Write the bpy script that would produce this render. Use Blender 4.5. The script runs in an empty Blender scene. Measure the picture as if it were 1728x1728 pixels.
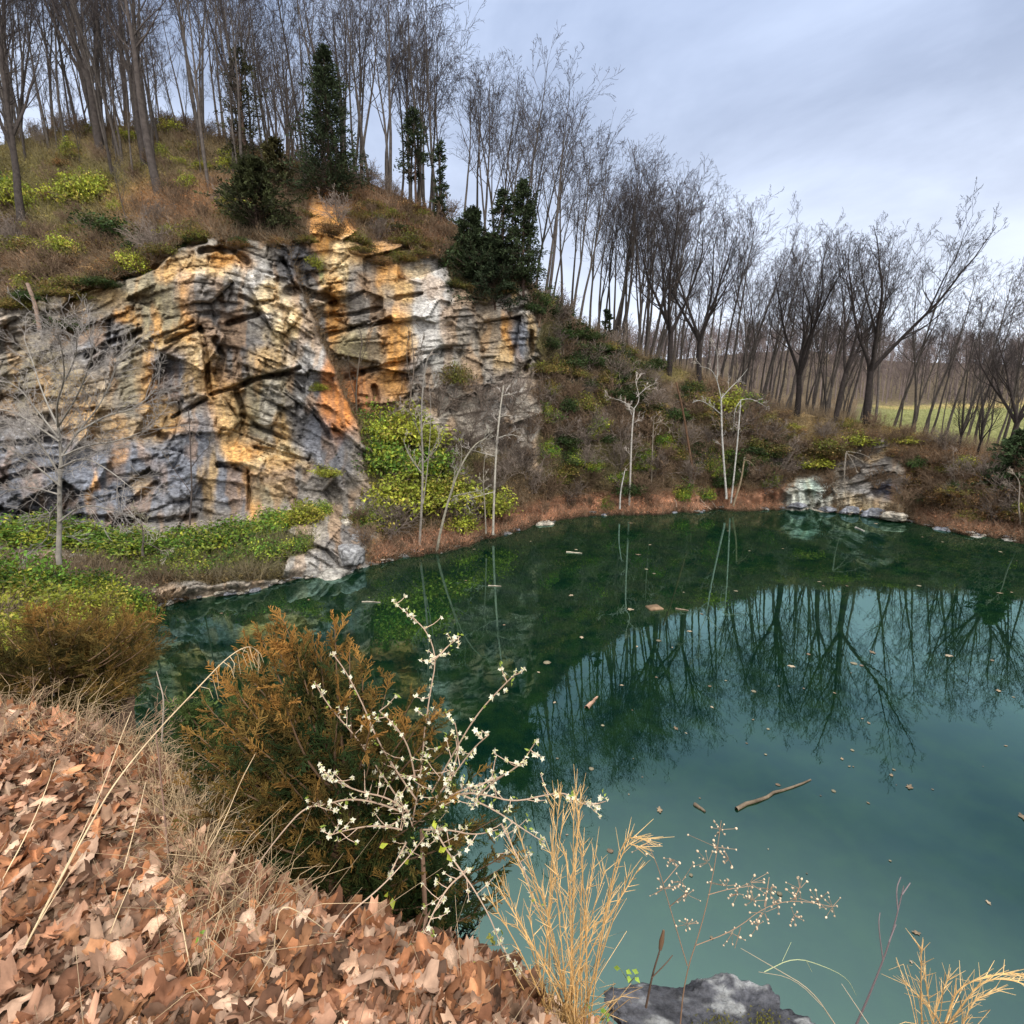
import bpy, math, random
import numpy as np
R = math.radians
SC = bpy.context.scene
COL = SC.collection

# ---------------------------------------------------------------- camera, sky, sun, exposure
CAM_Z = 9.0
PITCH = 10.0
cam_data = bpy.data.cameras.new('camera')
cam = bpy.data.objects.new('camera', cam_data)
COL.objects.link(cam)
cam.location = (0, 0, CAM_Z)
cam.rotation_euler = (R(90 - PITCH), 0, 0)
cam_data.sensor_width = 36.0
cam_data.lens = 18.0
cam_data.clip_start = 0.05
cam_data.clip_end = 3000.0
SC.camera = cam

SUN_EL, SUN_AZ = 44.0, 152.0      # azimuth clockwise from +Y: behind the camera and to its right
world = bpy.data.worlds.new('World')
SC.world = world
world.use_nodes = True
wn, wl = world.node_tree.nodes, world.node_tree.links
wn.clear()
w_out = wn.new('ShaderNodeOutputWorld')
w_bg = wn.new('ShaderNodeBackground')
w_bg.inputs['Strength'].default_value = 0.1
sky = wn.new('ShaderNodeTexSky')
sky.sky_type = 'NISHITA'
sky.sun_disc = False
sky.sun_elevation = R(SUN_EL)
sky.sun_rotation = R(SUN_AZ)
w_tc = wn.new('ShaderNodeTexCoord')
w_sep = wn.new('ShaderNodeSeparateXYZ')
wl.new(w_tc.outputs['Generated'], w_sep.inputs[0])


def wmath(op, a, b=None, clamp=False):
    n = wn.new('ShaderNodeMath')
    n.operation = op
    n.use_clamp = clamp
    for i, v in enumerate((a, b)):
        if v is None:
            continue
        if isinstance(v, (int, float)):
            n.inputs[i].default_value = v
        else:
            wl.new(v, n.inputs[i])
    return n.outputs[0]


# cloud deck: the view direction projected on a flat layer overhead
zc = wmath('ADD', wmath('MAXIMUM', w_sep.outputs['Z'], 0.0), 0.22)
cu = wmath('DIVIDE', w_sep.outputs['X'], zc)
cv = wmath('DIVIDE', w_sep.outputs['Y'], zc)
w_cmb = wn.new('ShaderNodeCombineXYZ')
wl.new(cu, w_cmb.inputs[0])
wl.new(cv, w_cmb.inputs[1])
w_n1 = wn.new('ShaderNodeTexNoise')
w_n1.inputs['Scale'].default_value = 0.95
w_n1.inputs['Detail'].default_value = 7.0
w_n1.inputs['Roughness'].default_value = 0.58
w_n1.inputs['Distortion'].default_value = 0.35
w_map = wn.new('ShaderNodeMapping')
w_map.inputs['Location'].default_value = (3.1, 1.7, 0.0)
wl.new(w_cmb.outputs[0], w_map.inputs['Vector'])
wl.new(w_map.outputs[0], w_n1.inputs['Vector'])
w_ramp = wn.new('ShaderNodeValToRGB')
e = w_ramp.color_ramp.elements
e[0].position = 0.40
e[0].color = (2.55, 3.3, 5.0, 1)
e[1].position = 0.62
e[1].color = (5.4, 6.4, 8.6, 1)
wl.new(w_n1.outputs['Fac'], w_ramp.inputs['Fac'])
# bright low cloud towards the horizon, extra fill light added to the unseen sky overhead and behind the camera
w_low = wn.new('ShaderNodeMix')
w_low.data_type = 'RGBA'
w_low.inputs['B'].default_value = (11.2, 11.7, 12.8, 1)
f_low = wmath('MULTIPLY', wmath('SUBTRACT', 0.62, w_sep.outputs['Z'], True), 1.55, True)
f_low = wmath('POWER', f_low, 1.5)
wl.new(f_low, w_low.inputs['Factor'])
wl.new(w_ramp.outputs['Color'], w_low.inputs['A'])
w_zen = wn.new('ShaderNodeMix')
w_zen.data_type = 'RGBA'
w_zen.inputs['B'].default_value = (21.5, 21.7, 22.4, 1)
f_z = wmath('MULTIPLY', wmath('SUBTRACT', w_sep.outputs['Z'], 0.57), 4.0, True)
f_b = wmath('MULTIPLY', wmath('MULTIPLY', wmath('SUBTRACT', -0.15, w_sep.outputs['Y']), 3.0, True), wmath('MULTIPLY', w_sep.outputs['Z'], 3.0, True))
wl.new(wmath('MAXIMUM', f_z, f_b), w_zen.inputs['Factor'])
wl.new(w_low.outputs['Result'], w_zen.inputs['A'])
w_mix = wn.new('ShaderNodeMix')
w_mix.data_type = 'RGBA'
w_mix.inputs['Factor'].default_value = 0.92
wl.new(sky.outputs[0], w_mix.inputs['A'])
wl.new(w_zen.outputs['Result'], w_mix.inputs['B'])
wl.new(w_mix.outputs['Result'], w_bg.inputs['Color'])
wl.new(w_bg.outputs[0], w_out.inputs['Surface'])

sun_data = bpy.data.lights.new('sun', 'SUN')
sun_data.energy = 1.5
sun_data.angle = R(12)
sun_data.color = (1.0, 0.95, 0.87)
sun = bpy.data.objects.new('sun', sun_data)
COL.objects.link(sun)
sun.rotation_euler = (R(90 - SUN_EL), 0, R(180 - SUN_AZ))

SC.view_settings.view_transform = 'Standard'
SC.view_settings.look = 'None'
SC.view_settings.exposure = 0.36
SC.view_settings.gamma = 1.0
SC.render.engine = 'CYCLES'
SC.cycles.max_bounces = 5
SC.cycles.diffuse_bounces = 2
SC.cycles.glossy_bounces = 3
SC.cycles.transmission_bounces = 2
SC.cycles.caustics_reflective = False
SC.cycles.caustics_refractive = False

# ---------------------------------------------------------------- numeric helpers
CP, SP = math.cos(R(PITCH)), math.sin(R(PITCH))


def ray(px, py):
    """forward, sideways and upward slope of the line of sight through a point of the 1728 px survey photo"""
    x = (np.asarray(px, float) - 864) / 864
    y = (864 - np.asarray(py, float)) / 864
    f = CP + SP * y
    return x / f, (y * CP - SP) / f


def at(px, py, Y):
    sx, k = ray(px, py)
    return np.stack([sx * Y, np.asarray(Y, float) + 0 * sx, CAM_Z + k * Y], -1)


def hsh(ix, iy=0, iz=0, seed=0):
    with np.errstate(over='ignore'):
        ix = np.asarray(ix).astype(np.int64).astype(np.uint32)
        iy = np.asarray(iy).astype(np.int64).astype(np.uint32)
        iz = np.asarray(iz).astype(np.int64).astype(np.uint32)
        h = ix * np.uint32(374761393) + iy * np.uint32(668265263) + iz * np.uint32(2147483647 - 1640531) + np.uint32((seed * 974711 + 12345) & 0xffffffff)
        h = (h ^ (h >> np.uint32(13))) * np.uint32(1274126177)
        h = (h ^ (h >> np.uint32(16))) * np.uint32(2246822519)
        h = h ^ (h >> np.uint32(15))
    return h.astype(np.float64) / 4294967295.0


def vnoise(x, y, seed=0):
    ix, iy = np.floor(x), np.floor(y)
    fx, fy = x - ix, y - iy
    fx = fx * fx * fx * (fx * (fx * 6 - 15) + 10)
    fy = fy * fy * fy * (fy * (fy * 6 - 15) + 10)
    a, b = hsh(ix, iy, 0, seed), hsh(ix + 1, iy, 0, seed)
    c, d = hsh(ix, iy + 1, 0, seed), hsh(ix + 1, iy + 1, 0, seed)
    return (a + (b - a) * fx) * (1 - fy) + (c + (d - c) * fx) * fy


def fbm(x, y, seed=0, octv=4, gain=0.5):
    s, a, t = 0.0, 1.0, 0.0
    for o in range(octv):
        s = s + a * (vnoise(x, y, seed + o * 17) - 0.5)
        t += a
        a *= gain
        x, y = x * 2.03 + 5.1, y * 2.03 + 9.7
    return s / t * 2


def sstep(a, b, x):
    t = np.clip((x - a) / (b - a), 0, 1)
    return t * t * (3 - 2 * t)


def nrm(v):
    return v / np.maximum(np.linalg.norm(v, axis=-1, keepdims=True), 1e-9)


class Geo:
    """collects vertices, faces and point colours and links them as ONE mesh object"""

    def __init__(self):
        self.v, self.c, self.f, self.n = [], [], [], 0

    def add(self, V, F, C=None):
        V = np.asarray(V, float).reshape(-1, 3)
        F = np.asarray(F, int)
        if C is None:
            C = (1, 1, 1)
        C = np.broadcast_to(np.asarray(C, float), (len(V), 3))
        self.v.append(V)
        self.c.append(C)
        self.f.append(F + self.n)
        self.n += len(V)

    def mesh(self, name, smooth=False):
        m = bpy.data.meshes.new(name)
        V = np.concatenate(self.v)
        C = np.concatenate(self.c)
        m.vertices.add(len(V))
        m.vertices.foreach_set('co', V.astype(np.float32).ravel())
        idx = np.concatenate([f.ravel() for f in self.f])
        tot = np.concatenate([np.full(len(f), f.shape[1]) for f in self.f])
        st = np.concatenate([[0], np.cumsum(tot)[:-1]])
        m.loops.add(len(idx))
        m.loops.foreach_set('vertex_index', idx.astype(np.int32))
        m.polygons.add(len(tot))
        m.polygons.foreach_set('loop_start', st.astype(np.int32))
        m.polygons.foreach_set('loop_total', tot.astype(np.int32))
        if smooth:
            m.polygons.foreach_set('use_smooth', np.ones(len(tot), bool))
        a = m.color_attributes.new('Col', 'FLOAT_COLOR', 'POINT')
        a.data.foreach_set('color', np.concatenate([C, np.ones((len(C), 1))], 1).astype(np.float32).ravel())
        m.update(calc_edges=True)
        return m

    def build(self, name, mat, parent=None, smooth=False):
        m = self.mesh(name, smooth)
        m.materials.append(mat)
        o = bpy.data.objects.new(name, m)
        COL.objects.link(o)
        if parent is not None:
            o.parent = parent
        return o


def frusta(g, P0, P1, R0, R1, n=3, C=None):
    P0, P1 = np.asarray(P0, float), np.asarray(P1, float)
    m = len(P0)
    if m == 0:
        return
    R0, R1 = np.broadcast_to(R0, m), np.broadcast_to(R1, m)
    d = nrm(P1 - P0)
    ref = np.where(np.abs(d[:, 2:3]) > 0.9, np.array([[1.0, 0, 0]]), np.array([[0, 0, 1.0]]))
    a = nrm(np.cross(d, ref))
    b = np.cross(d, a)
    ang = np.arange(n) * 2 * math.pi / n
    ring = a[:, None] * np.cos(ang)[None, :, None] + b[:, None] * np.sin(ang)[None, :, None]
    V = np.concatenate([P0[:, None] + ring * R0[:, None, None], P1[:, None] + ring * R1[:, None, None]], 1).reshape(-1, 3)
    base = np.arange(m)[:, None] * 2 * n
    i = np.arange(n)
    j = (i + 1) % n
    F = np.stack([base + i, base + j, base + n + j, base + n + i], -1).reshape(-1, 4)
    if C is not None:
        C = np.asarray(C, float)
        if C.ndim == 2:
            C = np.repeat(C, 2 * n, 0)
    g.add(V, F, C)


def tube(g, pts, rad, n=6, C=None, cap=True):
    pts = np.asarray(pts, float)
    k = len(pts)
    rad = np.broadcast_to(np.asarray(rad, float), k)
    t = np.zeros_like(pts)
    t[1:-1] = pts[2:] - pts[:-2]
    t[0], t[-1] = pts[1] - pts[0], pts[-1] - pts[-2]
    t = nrm(t)
    ref = np.array([1.0, 0.1, 0]) if abs(t[0][2]) > 0.8 else np.array([0, 0, 1.0])
    a = nrm(np.cross(t[0], ref))
    A = []
    for i in range(k):
        a = nrm(a - t[i] * np.dot(a, t[i]))
        A.append(a)
    A = np.array(A)
    B = np.cross(t, A)
    ang = np.arange(n) * 2 * math.pi / n
    V = pts[:, None] + (A[:, None] * np.cos(ang)[None, :, None] + B[:, None] * np.sin(ang)[None, :, None]) * rad[:, None, None]
    i, j = np.arange(n), (np.arange(n) + 1) % n
    F = np.concatenate([np.stack([q * n + i, q * n + j, (q + 1) * n + j, (q + 1) * n + i], -1) for q in range(k - 1)])
    if C is not None and np.ndim(C) == 2:
        C = np.repeat(np.asarray(C, float), n, 0)
    g.add(V.reshape(-1, 3), F, C)
    if cap:
        g.add(V[-1], np.arange(n)[None], None if C is None else (np.asarray(C)[-1] if np.ndim(C) == 2 else C))


def cards(g, P, D, N, L, W, C, fold=0.25):
    """leaves: folded rhombs from P along D, facing N"""
    P, D = np.asarray(P, float), nrm(np.asarray(D, float))
    m = len(P)
    S = nrm(np.cross(D, N))
    U = np.cross(S, D)
    L, W = np.broadcast_to(L, m)[:, None], np.broadcast_to(W, m)[:, None]
    mid = P + D * L * 0.45
    V = np.stack([P, mid + S * W * 0.5 + U * W * fold, P + D * L - U * L * 0.12, mid - S * W * 0.5 + U * W * fold], 1).reshape(-1, 3)
    b = np.arange(m)[:, None] * 4
    F = np.concatenate([b + np.array([[0, 1, 2]]), b + np.array([[0, 2, 3]])])
    C = np.asarray(C, float)
    if C.ndim == 2:
        C = np.repeat(C, 4, 0)
    g.add(V, F, C)


def rdir(rng, m):
    return nrm(rng.normal(size=(m, 3)))


def empty(name, loc, label, cat, group=None):
    o = bpy.data.objects.new(name, None)
    o.empty_display_size = 0.2
    COL.objects.link(o)
    o.location = loc
    tag(o, label, cat, group)
    return o


def tag(o, label=None, cat=None, group=None, kind=None):
    if label:
        o['label'] = label
    if cat:
        o['category'] = cat
    if group:
        o['group'] = group
    if kind:
        o['kind'] = kind
    return o


def dup(root, loc, rz=0.0, scale=(1, 1, 1), label=None, group=None, tilt=(0, 0)):
    """a copy of a thing with copies of its parts and sub-parts"""
    r = root.copy()
    COL.objects.link(r)
    r.location = loc
    r.rotation_euler = (tilt[0], tilt[1], rz)
    r.scale = scale
    if label:
        r['label'] = label
    if group:
        r['group'] = group
    for ch in list(root.children):
        c = ch.copy()
        COL.objects.link(c)
        c.parent = r
        for gc in list(ch.children):
            d = gc.copy()
            COL.objects.link(d)
            d.parent = c
    return r


class Stock:
    """the first placing moves the prototype itself, later ones copy it"""

    def __init__(self, root):
        self.root, self.used = root, False

    def put(self, loc, rz=0.0, scale=(1, 1, 1), label=None, group=None, tilt=(0, 0)):
        if self.used:
            return dup(self.root, loc, rz, scale, label, group, tilt)
        self.used = True
        r = self.root
        r.location = loc
        r.rotation_euler = (tilt[0], tilt[1], rz)
        r.scale = scale
        if label:
            r['label'] = label
        if group:
            r['group'] = group
        return r


# ---------------------------------------------------------------- materials
def new_mat(name):
    m = bpy.data.materials.new(name)
    m.use_nodes = True
    nt = m.node_tree
    return m, nt.nodes, nt.links, nt.nodes['Principled BSDF']


def mat_col(name, rough=0.85, nscale=6.0, nlo=0.65, nhi=1.3, bump=0.0, bscale=20.0, rand=0.0, tint=(1, 1, 1), spec=0.25, coord='Object', bdist=0.1, trans=0.0):
    """base colour from the mesh's own colours, broken up by procedural noise"""
    m, N, L, P = new_mat(name)
    a = N.new('ShaderNodeAttribute')
    a.attribute_name = 'Col'
    tc = N.new('ShaderNodeTexCoord')
    no = N.new('ShaderNodeTexNoise')
    no.inputs['Scale'].default_value = nscale
    no.inputs['Detail'].default_value = 5
    no.inputs['Roughness'].default_value = 0.6
    L.new(tc.outputs[coord], no.inputs['Vector'])
    mr = N.new('ShaderNodeMapRange')
    mr.inputs['From Min'].default_value = 0.3
    mr.inputs['From Max'].default_value = 0.7
    mr.inputs['To Min'].default_value = nlo
    mr.inputs['To Max'].default_value = nhi
    L.new(no.outputs['Fac'], mr.inputs['Value'])
    val = mr.outputs[0]
    if rand > 0:
        oi = N.new('ShaderNodeObjectInfo')
        r2 = N.new('ShaderNodeMapRange')
        r2.inputs['To Min'].default_value = 1 - rand
        r2.inputs['To Max'].default_value = 1 + rand
        L.new(oi.outputs['Random'], r2.inputs['Value'])
        mm = N.new('ShaderNodeMath')
        mm.operation = 'MULTIPLY'
        L.new(val, mm.inputs[0])
        L.new(r2.outputs[0], mm.inputs[1])
        val = mm.outputs[0]
    vm = N.new('ShaderNodeVectorMath')
    vm.operation = 'SCALE'
    L.new(a.outputs['Color'], vm.inputs[0])
    L.new(val, vm.inputs['Scale'])
    vt = N.new('ShaderNodeVectorMath')
    vt.operation = 'MULTIPLY'
    vt.inputs[1].default_value = tint
    L.new(vm.outputs[0], vt.inputs[0])
    L.new(vt.outputs[0], P.inputs['Base Color'])
    P.inputs['Roughness'].default_value = rough
    P.inputs['Specular IOR Level'].default_value = spec
    if bump > 0:
        n2 = N.new('ShaderNodeTexNoise')
        n2.inputs['Scale'].default_value = bscale
        n2.inputs['Detail'].default_value = 8
        n2.inputs['Roughness'].default_value = 0.65
        L.new(tc.outputs[coord], n2.inputs['Vector'])
        bp = N.new('ShaderNodeBump')
        bp.inputs['Strength'].default_value = bump
        bp.inputs['Distance'].default_value = bdist
        L.new(n2.outputs['Fac'], bp.inputs['Height'])
        L.new(bp.outputs[0], P.inputs['Normal'])
    if trans > 0:
        tr = N.new('ShaderNodeBsdfTranslucent')
        L.new(vt.outputs[0], tr.inputs['Color'])
        mx = N.new('ShaderNodeMixShader')
        mx.inputs[0].default_value = trans
        L.new(P.outputs[0], mx.inputs[1])
        L.new(tr.outputs[0], mx.inputs[2])
        L.new(mx.outputs[0], N['Material Output'].inputs['Surface'])
    return m

# ---------------------------------------------------------------- hillside and cliff
def curve(keys):
    k = np.array(keys, float)
    return lambda x: np.interp(x, k[:, 0], k[:, 1])


shore_py = curve([(-900, 1190), (-400, 1130), (0, 1075), (150, 1048), (235, 1030), (400, 1000), (530, 975), (640, 950), (740, 933), (800, 917), (860, 897), (950, 877), (1080, 869), (1230, 863), (1330, 862), (1440, 868), (1530, 881), (1600, 898), (1728, 915), (2000, 960), (2600, 1060)])
shore_z = curve([(-900, 3), (0, 2.5), (150, 1.0), (235, 0), (2600, 0)])
lip_h = curve([(-900, 8), (200, 10), (260, 24), (400, 24), (480, 34), (560, 46), (610, 42), (650, 16), (760, 16), (860, 12), (950, 10), (1230, 10), (1320, 14), (1340, 30), (1520, 30), (1560, 14), (2600, 18)])
lip_d = curve([(-900, 1), (235, 0.6), (400, 0.7), (600, 0.9), (660, 1.7), (800, 2.0), (950, 1.6), (1320, 1.6), (1350, 0.7), (1520, 0.7), (1560, 1.0), (2600, 1.5)])
# left wall: everything left of the diagonal edge of the buttress
baseA = curve([(-900, 920), (0, 890), (150, 885), (300, 872), (450, 852), (560, 842), (640, 850), (700, 850)])
baseAY = curve([(-900, 22), (-400, 28), (0, 33), (150, 34.5), (300, 36), (450, 37), (560, 36.6), (640, 36), (700, 36)])
topA = curve([(-900, 560), (-300, 540), (0, 520), (60, 503), (150, 482), (250, 455), (285, 425), (345, 404), (450, 412), (560, 410), (700, 410)])
topAY = curve([(-900, 25), (-400, 31), (0, 36), (150, 37.3), (300, 38.6), (450, 39.6), (560, 40.5), (700, 41)])
# recess and right-hand wall
baseB = curve([(400, 800), (540, 760), (620, 738), (700, 724), (760, 722), (820, 735), (880, 770), (905, 790), (940, 785), (1060, 800), (1200, 800), (1300, 808), (1335, 838), (1430, 850), (1530, 853), (1620, 862), (1728, 872), (2000, 910), (2600, 990)])
baseBY = curve([(400, 41), (540, 42.3), (650, 43.2), (760, 45), (880, 47), (940, 49.2), (1060, 52.6), (1200, 53.6), (1330, 52.6), (1430, 51), (1530, 47.5), (1620, 43), (1728, 40), (2000, 32), (2600, 24)])
topB = curve([(400, 410), (500, 408), (530, 392), (600, 412), (640, 438), (700, 432), (735, 430), (765, 480), (820, 512), (850, 492), (870, 478), (890, 490), (905, 520), (940, 590), (1060, 665), (1200, 705), (1330, 742), (1430, 752), (1530, 762), (1620, 792), (1728, 812), (2000, 850), (2600, 930)])
topBY = curve([(400, 41.5), (500, 42.2), (600, 43.6), (650, 44.8), (760, 46.4), (880, 48), (940, 53), (1060, 56.5), (1200, 57), (1330, 55), (1430, 52.6), (1530, 49.5), (1620, 45), (1728, 42), (2000, 34), (2600, 26)])
crest = curve([(-900, 330), (-300, 285), (0, 245), (90, 222), (200, 212), (300, 214), (400, 238), (480, 266), (600, 298), (700, 342), (760, 374), (850, 428), (900, 482), (950, 522), (1000, 556), (1060, 590), (1100, 606), (1200, 642), (1300, 690), (1400, 706), (1500, 720), (1600, 748), (1728, 775), (2000, 815), (2600, 900)])
crestY = curve([(-900, 45), (-300, 54), (0, 58), (300, 60), (480, 59), (560, 55), (650, 53), (760, 52.5), (880, 52), (960, 58), (1060, 61), (1200, 61), (1330, 58.5), (1430, 55), (1530, 52), (1620, 48), (1728, 45), (2000, 37), (2600, 29)])
_dg = np.array([(380, 470), (400, 478), (430, 488), (520, 520), (620, 562), (720, 602), (820, 624), (900, 636), (1000, 640)], float)


def edge_px(py):
    return np.interp(py, _dg[:, 0], _dg[:, 1])


PX = np.concatenate([np.linspace(-900, -60, 50, endpoint=False), np.arange(-60, 1800, 2.3), np.linspace(1800, 2600, 40)])
NV = 360
V01 = np.linspace(0, 1, NV)
gpx = np.repeat(PX[:, None], NV, 1)
_sp = shore_py
shore_py = lambda x: _sp(x) + (fbm(np.asarray(x, float) / 22, np.asarray(x, float) * 0 + 3.3, 7, 4) * 5 + fbm(np.asarray(x, float) / 70, np.asarray(x, float) * 0 + 8.3, 8, 2) * 4) * np.clip((np.asarray(x, float) - 250) / 60, 0, 1)
s0, s1 = shore_py(PX)[:, None], crest(PX)[:, None]
gpy = s0 + (s1 - s0) * V01[None]


def prof(px, py, base, baseY, top, topY):
    """forward distance of the ground seen at (px, py)"""
    sp = shore_py(px)
    Ys = (shore_z(px) - CAM_Z) / ray(px, sp)[1]
    lp = sp - lip_h(px)
    Yl = Ys + lip_d(px)
    b, bY, t, tY, c, cY = base(px), baseY(px), top(px), topY(px), crest(px), crestY(px)
    b = np.minimum(b, lp - 4)
    Y = np.where(py > lp, Ys + (Yl - Ys) * (sp - py) / np.maximum(sp - lp, 1),
        np.where(py > b, Yl + (bY - Yl) * ((lp - py) / np.maximum(lp - b, 1)),
        np.where(py > t, bY + (tY - bY) * (b - py) / np.maximum(b - t, 1),
                 tY + (cY - tY) * np.clip((t - py) / np.maximum(t - c, 1), 0, 1))))
    return Y


YA = prof(gpx, gpy, baseA, baseAY, topA, topAY)
YB = prof(gpx, gpy, baseB, baseBY, topB, topBY)
jag = fbm(gpx / 30, gpy / 30, 5, 4) * 9
side = gpx + jag - edge_px(gpy)
mB = sstep(-3, 7, side)
GY = YA + (YB - YA) * mB

# ---- where bare rock shows
wx, wy = fbm(gpx / 45, gpy / 45, 11, 4) * 13, fbm(gpx / 45, gpy / 45, 12, 4) * 13
qx, qy = gpx + wx, gpy + wy
tA, bA = topA(gpx), baseA(gpx)
inA = sstep(0, 6, qy - tA + 4) * sstep(0, 8, bA + 70 - qy) * (1 - mB) * sstep(-60, -20, gpx + 0)
inA = np.maximum(inA, sstep(0, 6, qy - tA + 4) * sstep(0, 8, bA + 20 - qy) * (1 - mB) * (gpx < 0))
tB, bB = topB(gpx), baseB(gpx)
inB = sstep(0, 6, qy - tB + 4) * sstep(0, 14, bB + 25 - qy) * mB * sstep(0, 10, 915 - qx)


def blob(px, py, x, y, rx, ry, soft=0.45):
    d = np.sqrt(((px - x) / rx) ** 2 + ((py - y) / ry) ** 2)
    return 1 - sstep(1 - soft, 1 + soft, d)


rock = np.maximum(inA, inB)
for (x, y, rx, ry) in [(1468, 815, 62, 66), (1365, 838, 42, 34), (1295, 770, 42, 40), (575, 900, 52, 72), (545, 955, 90, 26), (1470, 760, 30, 30), (380, 995, 150, 16), (845, 735, 35, 45)]:
    rock = np.maximum(rock, blob(qx, qy, x, y, rx, ry, 0.2))
#rock = np.maximum(rock, sstep(10, 4, shore_py(gpx) - gpy) * ((gpx > 640) | (gpx < 1330)) * sstep(0.45, 0.6, vnoise(gpx / 22, gpy / 22, 44)))
for (x, y, rx, ry) in [(556, 372, 36, 44), (575, 405, 40, 24), (640, 425, 50, 22), (545, 345, 20, 20)]:
    rock = np.maximum(rock, blob(qx, qy, x, y, rx, ry, 0.25))
rock = np.clip(rock, 0, 1)

# ---- fracture pattern of the rock: beds folded into an arch on the left, level on the right
def g_fold(px):
    return np.interp(px, [-900, -100, 0, 170, 330, 400, 480, 560, 640, 720], [250, 105, 78, 36, 0, 6, 34, 84, 150, 220])


xA, xB = gpx, gpx
sA = gpy - g_fold(gpx) + fbm(gpx / 150, gpy / 150, 21, 2) * 12
sB = gpy + 0.12 * gpx + fbm(gpx / 150, gpy / 150, 23, 2) * 12
bed = np.where(mB > 0.5, sB, sA)
alo = gpx + fbm(gpx / 90, gpy / 90, 25, 2) * 14 + 0.25 * gpy


def bricks(a, b, seed):
    bi = np.floor(b)
    w = 0.55 + 1.3 * hsh(bi, 0, 0, seed)
    aa = a / w + hsh(bi, 1, 0, seed) * 37
    ai = np.floor(aa)
    h = hsh(ai, bi, 2, seed)
    fa, fb = aa - ai, b - bi
    ta, tb = hsh(ai, bi, 3, seed) - 0.5, hsh(ai, bi, 4, seed) - 0.35
    val = h + 0.9 * ta * (fa - 0.5) + 0.9 * tb * (fb - 0.5)
    ed = np.minimum(np.minimum(fa, 1 - fa) * w, np.minimum(fb, 1 - fb))
    return val, ed, h


def facets(u, v, seed, jit=0.95):
    """voronoi blocks: height, tilt and distance to the joint"""
    iu, iv = np.floor(u), np.floor(v)
    d1 = np.full(u.shape, 9.0)
    d2 = np.full(u.shape, 9.0)
    val = np.zeros(u.shape)
    for du in (-1, 0, 1):
        for dv in (-1, 0, 1):
            cu_, cv_ = iu + du, iv + dv
            x = cu_ + 0.5 + jit * (hsh(cu_, cv_, 1, seed) - 0.5)
            y = cv_ + 0.5 + jit * (hsh(cu_, cv_, 2, seed) - 0.5)
            d = (u - x) ** 2 + (v - y) ** 2
            h = hsh(cu_, cv_, 3, seed) + 1.3 * (hsh(cu_, cv_, 4, seed) - 0.5) * (u - x) + 1.3 * (hsh(cu_, cv_, 5, seed) - 0.4) * (v - y)
            near = d < d1
            d2 = np.where(near, d1, np.minimum(d2, d))
            val = np.where(near, h, val)
            d1 = np.minimum(d1, d)
    return val, np.sqrt(d2) - np.sqrt(d1)


v1, e1, h1 = bricks(alo / 95, bed / 62, 31)
v2, e2, h2 = bricks(alo / 46, bed / 24, 32)
v3, e3, h3 = bricks(alo / 24, bed / 9.5, 33)
f1, k1 = facets((gpx + .3 * bed) / 84, (bed * .75 + gpy * .25) / 66, 41)
f2, k2 = facets((gpx + wx * .15 - .25 * bed) / 36, bed / 20, 42)
f3, k3 = facets((gpx + .3 * bed) / 14, bed / 7.5, 43)
rough = sstep(0.47, 0.68, vnoise(gpx / 70, gpy / 70, 51) * 0.7 + vnoise(gpx / 25, gpy / 25, 52) * 0.3)
slit = sstep(0.07, 0.02, e2) * sstep(.52, .62, vnoise(gpx / 48, gpy / 30, 57)) + sstep(.10, .03, k1) * sstep(.5, .6, vnoise(gpx / 70, gpy / 50, 58))
slit = slit * sstep(.45, .6, vnoise(gpx / 110 + 3, gpy / 80, 59))
disp = -0.28 * np.clip(slit, 0, 1) + 1.5 * (f1 - 0.5) + 0.4 * (v1 - 0.5) + 0.34 * (f2 - 0.5)
disp += rough * (0.55 * (v2 - 0.5) + 0.32 * (f3 - 0.5) + 0.2 * (v3 - 0.5) - 0.2 * sstep(0.09, 0.0, e2))
disp += fbm(gpx / 9, gpy / 6, 53, 3) * (0.035 + 0.09 * rough) + fbm(gpx / 200, gpy / 200, 54, 2) * 0.8

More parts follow.
